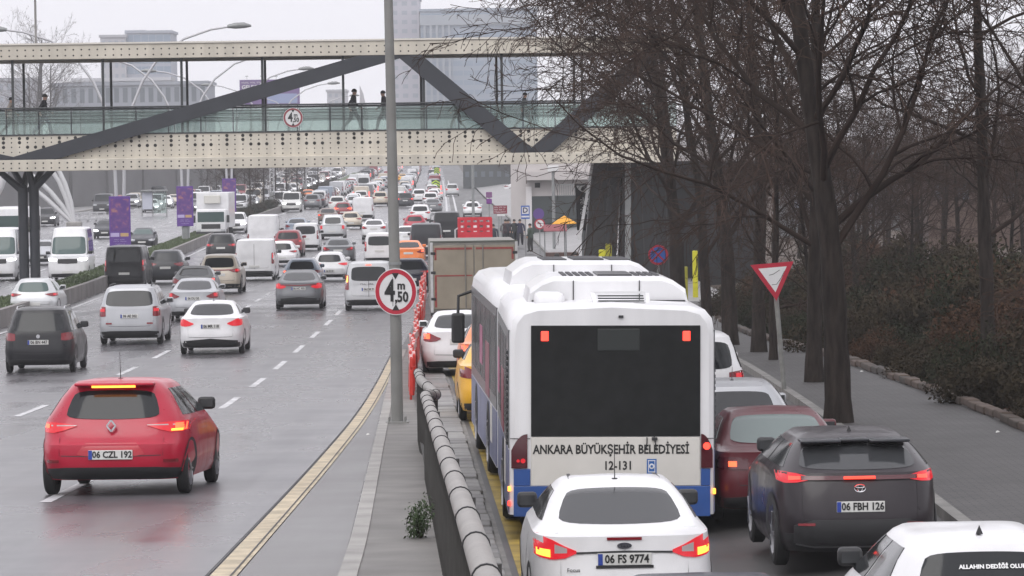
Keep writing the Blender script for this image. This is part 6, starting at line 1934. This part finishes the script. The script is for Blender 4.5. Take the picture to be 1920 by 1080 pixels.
def gen_tree(seed, H=10.0, r0=.26, nl=(10, 7, 6, 5), first=.30, lean=(0, 0), bias=(0, 0), droop=.05, fine=1.0):
    r = random.Random(seed)
    trunk, br, tw = MB(), MB(), MB()
    nseg = (22, 7, 6, 4, 3)
    jit = (.035, .22, .28, .32, .34)
    lenf = (1, .52, .50, .46, .42)
    def child_dir(d, ang, az):
        ref = (0, 0, 1) if abs(d[2]) < .85 else (1, 0, 0)
        u = norm((d[1] * ref[2] - d[2] * ref[1], d[2] * ref[0] - d[0] * ref[2], d[0] * ref[1] - d[1] * ref[0]))
        v = (d[1] * u[2] - d[2] * u[1], d[2] * u[0] - d[0] * u[2], d[0] * u[1] - d[1] * u[0])
        c, s_ = math.cos(ang), math.sin(ang); ca, sa = math.cos(az), math.sin(az)
        return norm(tuple(d[i] * c + (u[i] * ca + v[i] * sa) * s_ for i in range(3)))
    def grow(p, d, L, rad, lv):
        n = nseg[lv]; pts = [p]; rr = [rad]
        for i in range(n):
            j = jit[lv]
            up = (0.02, .05, 0.0, -droop, -droop * 1.6)[lv]
            d = norm((d[0] + r.uniform(-j, j) + (lean[0] if lv == 0 else 0), d[1] + r.uniform(-j, j) + (lean[1] if lv == 0 else 0), d[2] + r.uniform(-j, j) + up))
            p = (p[0] + d[0] * L / n, p[1] + d[1] * L / n, p[2] + d[2] * L / n)
            pts.append(p)
            f_ = (i + 1) / n
            rr.append(max(rad * (1 - f_ * (.72 if lv == 0 else .8)), .0066 if lv > 2 else .010))
        if lv == 0:
            rr = [q * r.uniform(.93, 1.08) for q in rr]; rr[0] *= 1.3; rr[1] *= 1.08
        tube_fast(trunk if lv == 0 else (br if lv < 3 else tw), pts, rr, (12, 8, 5, 3, 3)[lv])
        if lv >= 4: return
        m = nl[lv]
        m = max(1, int(m * r.uniform(.8, 1.2)))
        for c in range(m):
            t = (first + (1 - first) * (c + r.random()) / m) if lv == 0 else (.18 + .82 * (c + r.random()) / m)
            t = min(.99, t); k = t * n; i = min(n - 1, int(k)); q = k - i
            cp = tuple(pts[i][a] + (pts[i + 1][a] - pts[i][a]) * q for a in range(3))
            cd = norm(tuple(pts[i + 1][a] - pts[i][a] for a in range(3)))
            ang = r.uniform(.5, 1.2) if lv == 0 else r.uniform(.45, 1.0)
            nd = child_dir(cd, ang, r.uniform(0, 6.283))
            if lv < 2: nd = norm((nd[0] + bias[0], nd[1] + bias[1], nd[2] * (.8 if lv == 0 else 1)))
            cl = L * lenf[lv + 1] * (1.15 - .45 * t) * r.uniform(.75, 1.2)
            grow(cp, nd, cl, max(.0085, (rr[i] + (rr[i + 1] - rr[i]) * q) * (.40 if lv == 0 else .58)), lv + 1)
    grow((0, 0, -.1), (0, 0, 1), H, r0, 0)
    return trunk.mesh('trunk', 1.0), br.mesh('branches'), tw.mesh('twigs')
def plant_tree(meshes, label, loc, rz=0, s=1.0, group=None, name='bare_tree'):
    o = thing(name, label, 'tree', loc, rz, group)
    o.scale = (s, s, s)
    obj('trunk', meshes[0], M_BARK, o); b_ = obj('branches', meshes[1], M_BARK2, o); t_ = obj('twigs', meshes[2], M_TWIG, o)
    t_['kind'] = 'stuff'
    return o
TREE = [gen_tree(11, 11.0, .22, (17, 9, 8, 5), .25, (-.004, 0), (-.12, -.05), .09),
        gen_tree(12, 10.5, .165, (18, 9, 8, 5), .22, (.0, 0), (-.15, 0), .11),
        gen_tree(13, 11.0, .165, (13, 8, 8, 4), .26, (.006, 0), (.1, 0), .05),
        gen_tree(14, 9.0, .16, (12, 8, 6, 4), .22, (0, 0), (0, 0), .07),
        gen_tree(15, 12.0, .20, (16, 6, 5, 4), .22, (0, 0), (0, 0), -.06)]
def gp(px, py):
    g = G(px, py, .12); return (g.x, g.y, zpav(g.x, g.y) + .10)
plant_tree(TREE[0], 'nearest big bare tree, its thick trunk rising from the pavement', gp(1572, 792), .3)
plant_tree(TREE[1], 'bare tree just behind the nearest big trunk, slimmer and to its left', gp(1527, 716), 1.9, 1.0)
for (x, y, k, rz, s, lb) in ((5.85, 95, 2, 2.2, 1.0, 'bare tree right behind the give way sign'), (5.6, 103, 0, .6, .98, 'bare tree left of the give way sign, second trunk behind it'),
                         (5.5, 113, 1, .2, 1.02, 'bare tree near the white van, its trunk left of the give way sign'), (5.2, 124, 0, -.2, 1.05, 'bare tree beside the stair tower, farthest of the pavement row'),
                         (5.6, 138, 2, 3.4, 1.0, 'bare tree half hidden behind the pavement row next to the yellow posts'),
                         (8.7, 61, 3, 1.0, 1.05, 'bare tree whose branches hang in from the right edge of the picture'), (9.4, 79, 2, 4.2, .95, 'bare tree on the planted bank near the right edge')):
    plant_tree(TREE[k], lb, (x, y, terr(x, y) + (.1 if x < 7 else -.05)), rz, s)
rt = random.Random(31)
for i in range(40):
    y = rt.uniform(88, 215); x = rt.uniform(.058, .145) * y + rt.uniform(-.2, 2)
    plant_tree(TREE[rt.choice((1, 2, 3, 3))], 'bare tree in the brown park thicket behind the pavement trees', (x, y, terr(x, y) - .1), rt.uniform(0, 6.28), rt.uniform(.42, .68), 'bare trees of the park thicket')
for i, d in enumerate((345, 372, 398, 425, 455, 490, 530, 575)):
    plant_tree(TREE[(3, 1, 3, 2)[i % 4]], 'bare tree on the median far up the road', (xm(d) - 1.15 + rt.uniform(-.3, .3), d, zl(d) + .4), rt.uniform(0, 6.28), rt.uniform(.55, .75), 'bare trees on the far median')
for px, d, s in ((66, 760, 1.9), (78, 765, 2.1), (90, 770, 1.7), (60, 790, 1.6)):
    p = P(px, 250, d); plant_tree(TREE[4], 'tall bare poplar in the haze behind the left end of the bridge', (p.x, d, zl(d) + 3), rt.uniform(0, 6.28), s, 'hazy poplars')
for i in range(9):
    px = 380 + i * 17; d = 560 + 10 * (i % 3); p = P(px, 330, d)
    plant_tree(TREE[3], 'bare tree along the far left wall', (p.x - 1, d - 30, zl(d)), rt.uniform(0, 6.28), rt.uniform(.5, .75), 'bare trees along the far wall')
for i in range(10):
    d = 520 + i * 25; x = xkr(d) + 5 + rt.uniform(0, 5)
    plant_tree(TREE[3], 'bare tree lining the far right side of the road', (x, d, zl(d)), rt.uniform(0, 6.28), rt.uniform(.6, .85), 'bare trees lining the far right')
# ------------------------------------------------------------------ shrubs on the bank
def bush_mesh(seed, n, leaf, lumps=9, rx=1.0, rz=.8):
    r = np.random.RandomState(seed)
    cs = [(r.uniform(-.7, .7) * rx, r.uniform(-.7, .7) * rx, r.uniform(.25, .95) * rz, r.uniform(.35, .6)) for _ in range(lumps)]
    vs, fs = [], []
    for i in range(n):
        c = cs[r.randint(lumps)]
        d = r.normal(size=3); d /= np.linalg.norm(d)
        q = c[3] * (0.55 + .5 * r.rand())
        p = np.array(c[:3]) + d * q
        if p[2] < 0.02: p[2] = .02 + .1 * r.rand()
        a = r.normal(size=3); a /= np.linalg.norm(a); b_ = np.cross(a, d); 
        l = np.linalg.norm(b_)
        if l < 1e-3: continue
        b_ /= l
        s_ = leaf * (.5 + r.rand())
        k = len(vs)
        vs += [tuple(p - a * s_), tuple(p + b_ * s_ * .5), tuple(p + a * s_), tuple(p - b_ * s_ * .5)]
        fs.append((k, k + 1, k + 2, k + 3))
    me = bpy.data.meshes.new('foliage'); me.from_pydata(vs, [], fs)
    st = MB()
    for i in range(14):
        c = cs[i % lumps]
        tube_fast(st, [(0.1 * c[0], .1 * c[1], 0), (c[0] * .6, c[1] * .6, c[2] * .6), (c[0] * 1.1, c[1] * 1.1, c[2] + .3 * c[3])], [.025, .015, .006], 4)
    return me, st.mesh('stems')
BUSH = [bush_mesh(s_, 6500, .034) for s_ in (1, 2, 3)]
M_LEAF = [mat('hedge dark green', (.026, .028, .016), 1.0, spec=.1, var=.35, scale=3), mat('hedge rust brown', (.065, .036, .022), 1.0, spec=.1, var=.35, scale=3), mat('hedge olive brown', (.042, .033, .021), 1.0, spec=.1, var=.35, scale=3)]
for m_ in M_LEAF: pass
adjc = ('dark green', 'rust brown', 'olive brown')
ORD = ['nearest', 'second', 'third', 'fourth', 'fifth', 'sixth', 'seventh', 'eighth', 'ninth', 'tenth', 'eleventh', 'twelfth', 'thirteenth', 'fourteenth', 'fifteenth', 'sixteenth', 'seventeenth', 'eighteenth', 'nineteenth']
ROWN = ('front row along the stone edging', 'second row from the edging', 'third row from the edging', 'rearmost row')
for i in range(76):
    y = 52 + (i / 76) ** 1.15 * 100; row = i % 4
    x = xsw(y) + .9 + row * 1.6 + rt.uniform(-.3, .3)
    ci = rt.choice((0, 0, 2, 2, 1))
    o = thing('shrub', '%s shrub on the bank, %s in the %s' % (adjc[ci], ORD[i // 4], ROWN[row]), 'shrub', (x, y, terr(x, y) - .1), rt.uniform(0, 6.28), 'shrubs on the planted bank')
    s_ = rt.uniform(.75, 1.15) + .28 * row; o.scale = (s_, s_, s_ * rt.uniform(.8, 1.15))
    me, st = BUSH[i % 3]
    obj('foliage', me, M_LEAF[ci], o); obj('stems', st, M_BARK2, o)
# leaf litter on the bank, low hedge on the far median
M_LITTER = mat('dry leaf litter', (.12, .07, .045), .9, var=.4, scale=6)
tag(tufts('leaf_litter', 9000, lambda y: xsw(y) + .25, lambda y: xsw(y) + 6, 50, 130, lambda x, y: terr(x, y) + .0, M_LITTER, .06, .05, 9), 'dry brown leaves scattered over the planted bank', 'leaf litter', kind='stuff')
for i in range(40):
    d = 330 + i * 9
    o = thing('shrub', 'dark clipped shrub in the row on the far median', 'shrub', (xm(d) - 1.15, d, zl(d) + .4), rt.uniform(0, 6.28), 'far median shrubs')
    o.scale = (1.0, 4.2, 1.0); me, st = BUSH[i % 3]
    o.rotation_euler = (0, 0, 0)
    obj('foliage', me, M_LEAF[0 if i % 3 else 2], o)
# weed growing at the railing foot
g = P(756, 1005, 41.0)
wme, wst = bush_mesh(8, 1000, .06, 8, .45, .9)
o = thing('weed', 'green leafy weed growing at the foot of the pipe railing', 'plant', (xfence(38.6) - .17, 38.6, zl(38.6) + .1), 0)
o.scale = (.22, .34, .36)
obj('foliage', wme, mat('weed green', (.035, .06, .02), .8, var=.3), o); obj('stems', wst, M_BARK2, o)

# scraps of litter
M_SCRAP = mat('paper scrap', (.6, .6, .58), .8)
for i, (px, py, lb) in enumerate(((1616, 698, 'small white scrap of litter below the hedge beyond the big trunk'), (1871, 812, 'white scrap of litter lying against the bank edging at the right edge'), (1800, 742, 'tiny pale scrap of litter among the bank shrubs'), (690, 803, 'small white scrap lying on the shoulder left of the lamp pole'))):
    g = G(px, py, .12); mb = MB()
    mb.add([(-.07, -.05, .02), (.06, -.06, .05), (.08, .05, .03), (-.05, .06, .07), (0, 0, .10)], [(0, 1, 4), (1, 2, 4), (2, 3, 4), (3, 0, 4)])
    o = mb.build('litter_scrap', M_SCRAP); o.location = (g.x, g.y, g.z + (.12 if px > 900 else .0)); o.scale = (.5, .5, .4); tag(o, lb, 'litter', 'scraps of litter')
# ------------------------------------------------------------------ the air: pale haze round the whole scene
def haze():
    m = bpy.data.materials.new('haze air'); m.use_nodes = True
    nt = m.node_tree
    nt.nodes.remove(nt.nodes['Principled BSDF'])
    v = nt.nodes.new('ShaderNodeVolumePrincipled')
    v.inputs['Color'].default_value = (0.94, 0.95, 0.98, 1)
    v.inputs['Density'].default_value = HAZE
    nt.links.new(v.outputs['Volume'], nt.nodes['Material Output'].inputs['Volume'])
    mb = MB(); mb.box(-2400, 2400, -1650, 2560, -3.5, 125)
    tag(mb.build('haze', m), 'thin pale winter haze over the road', 'haze', kind='stuff')
HAZE = 0.00036
haze()
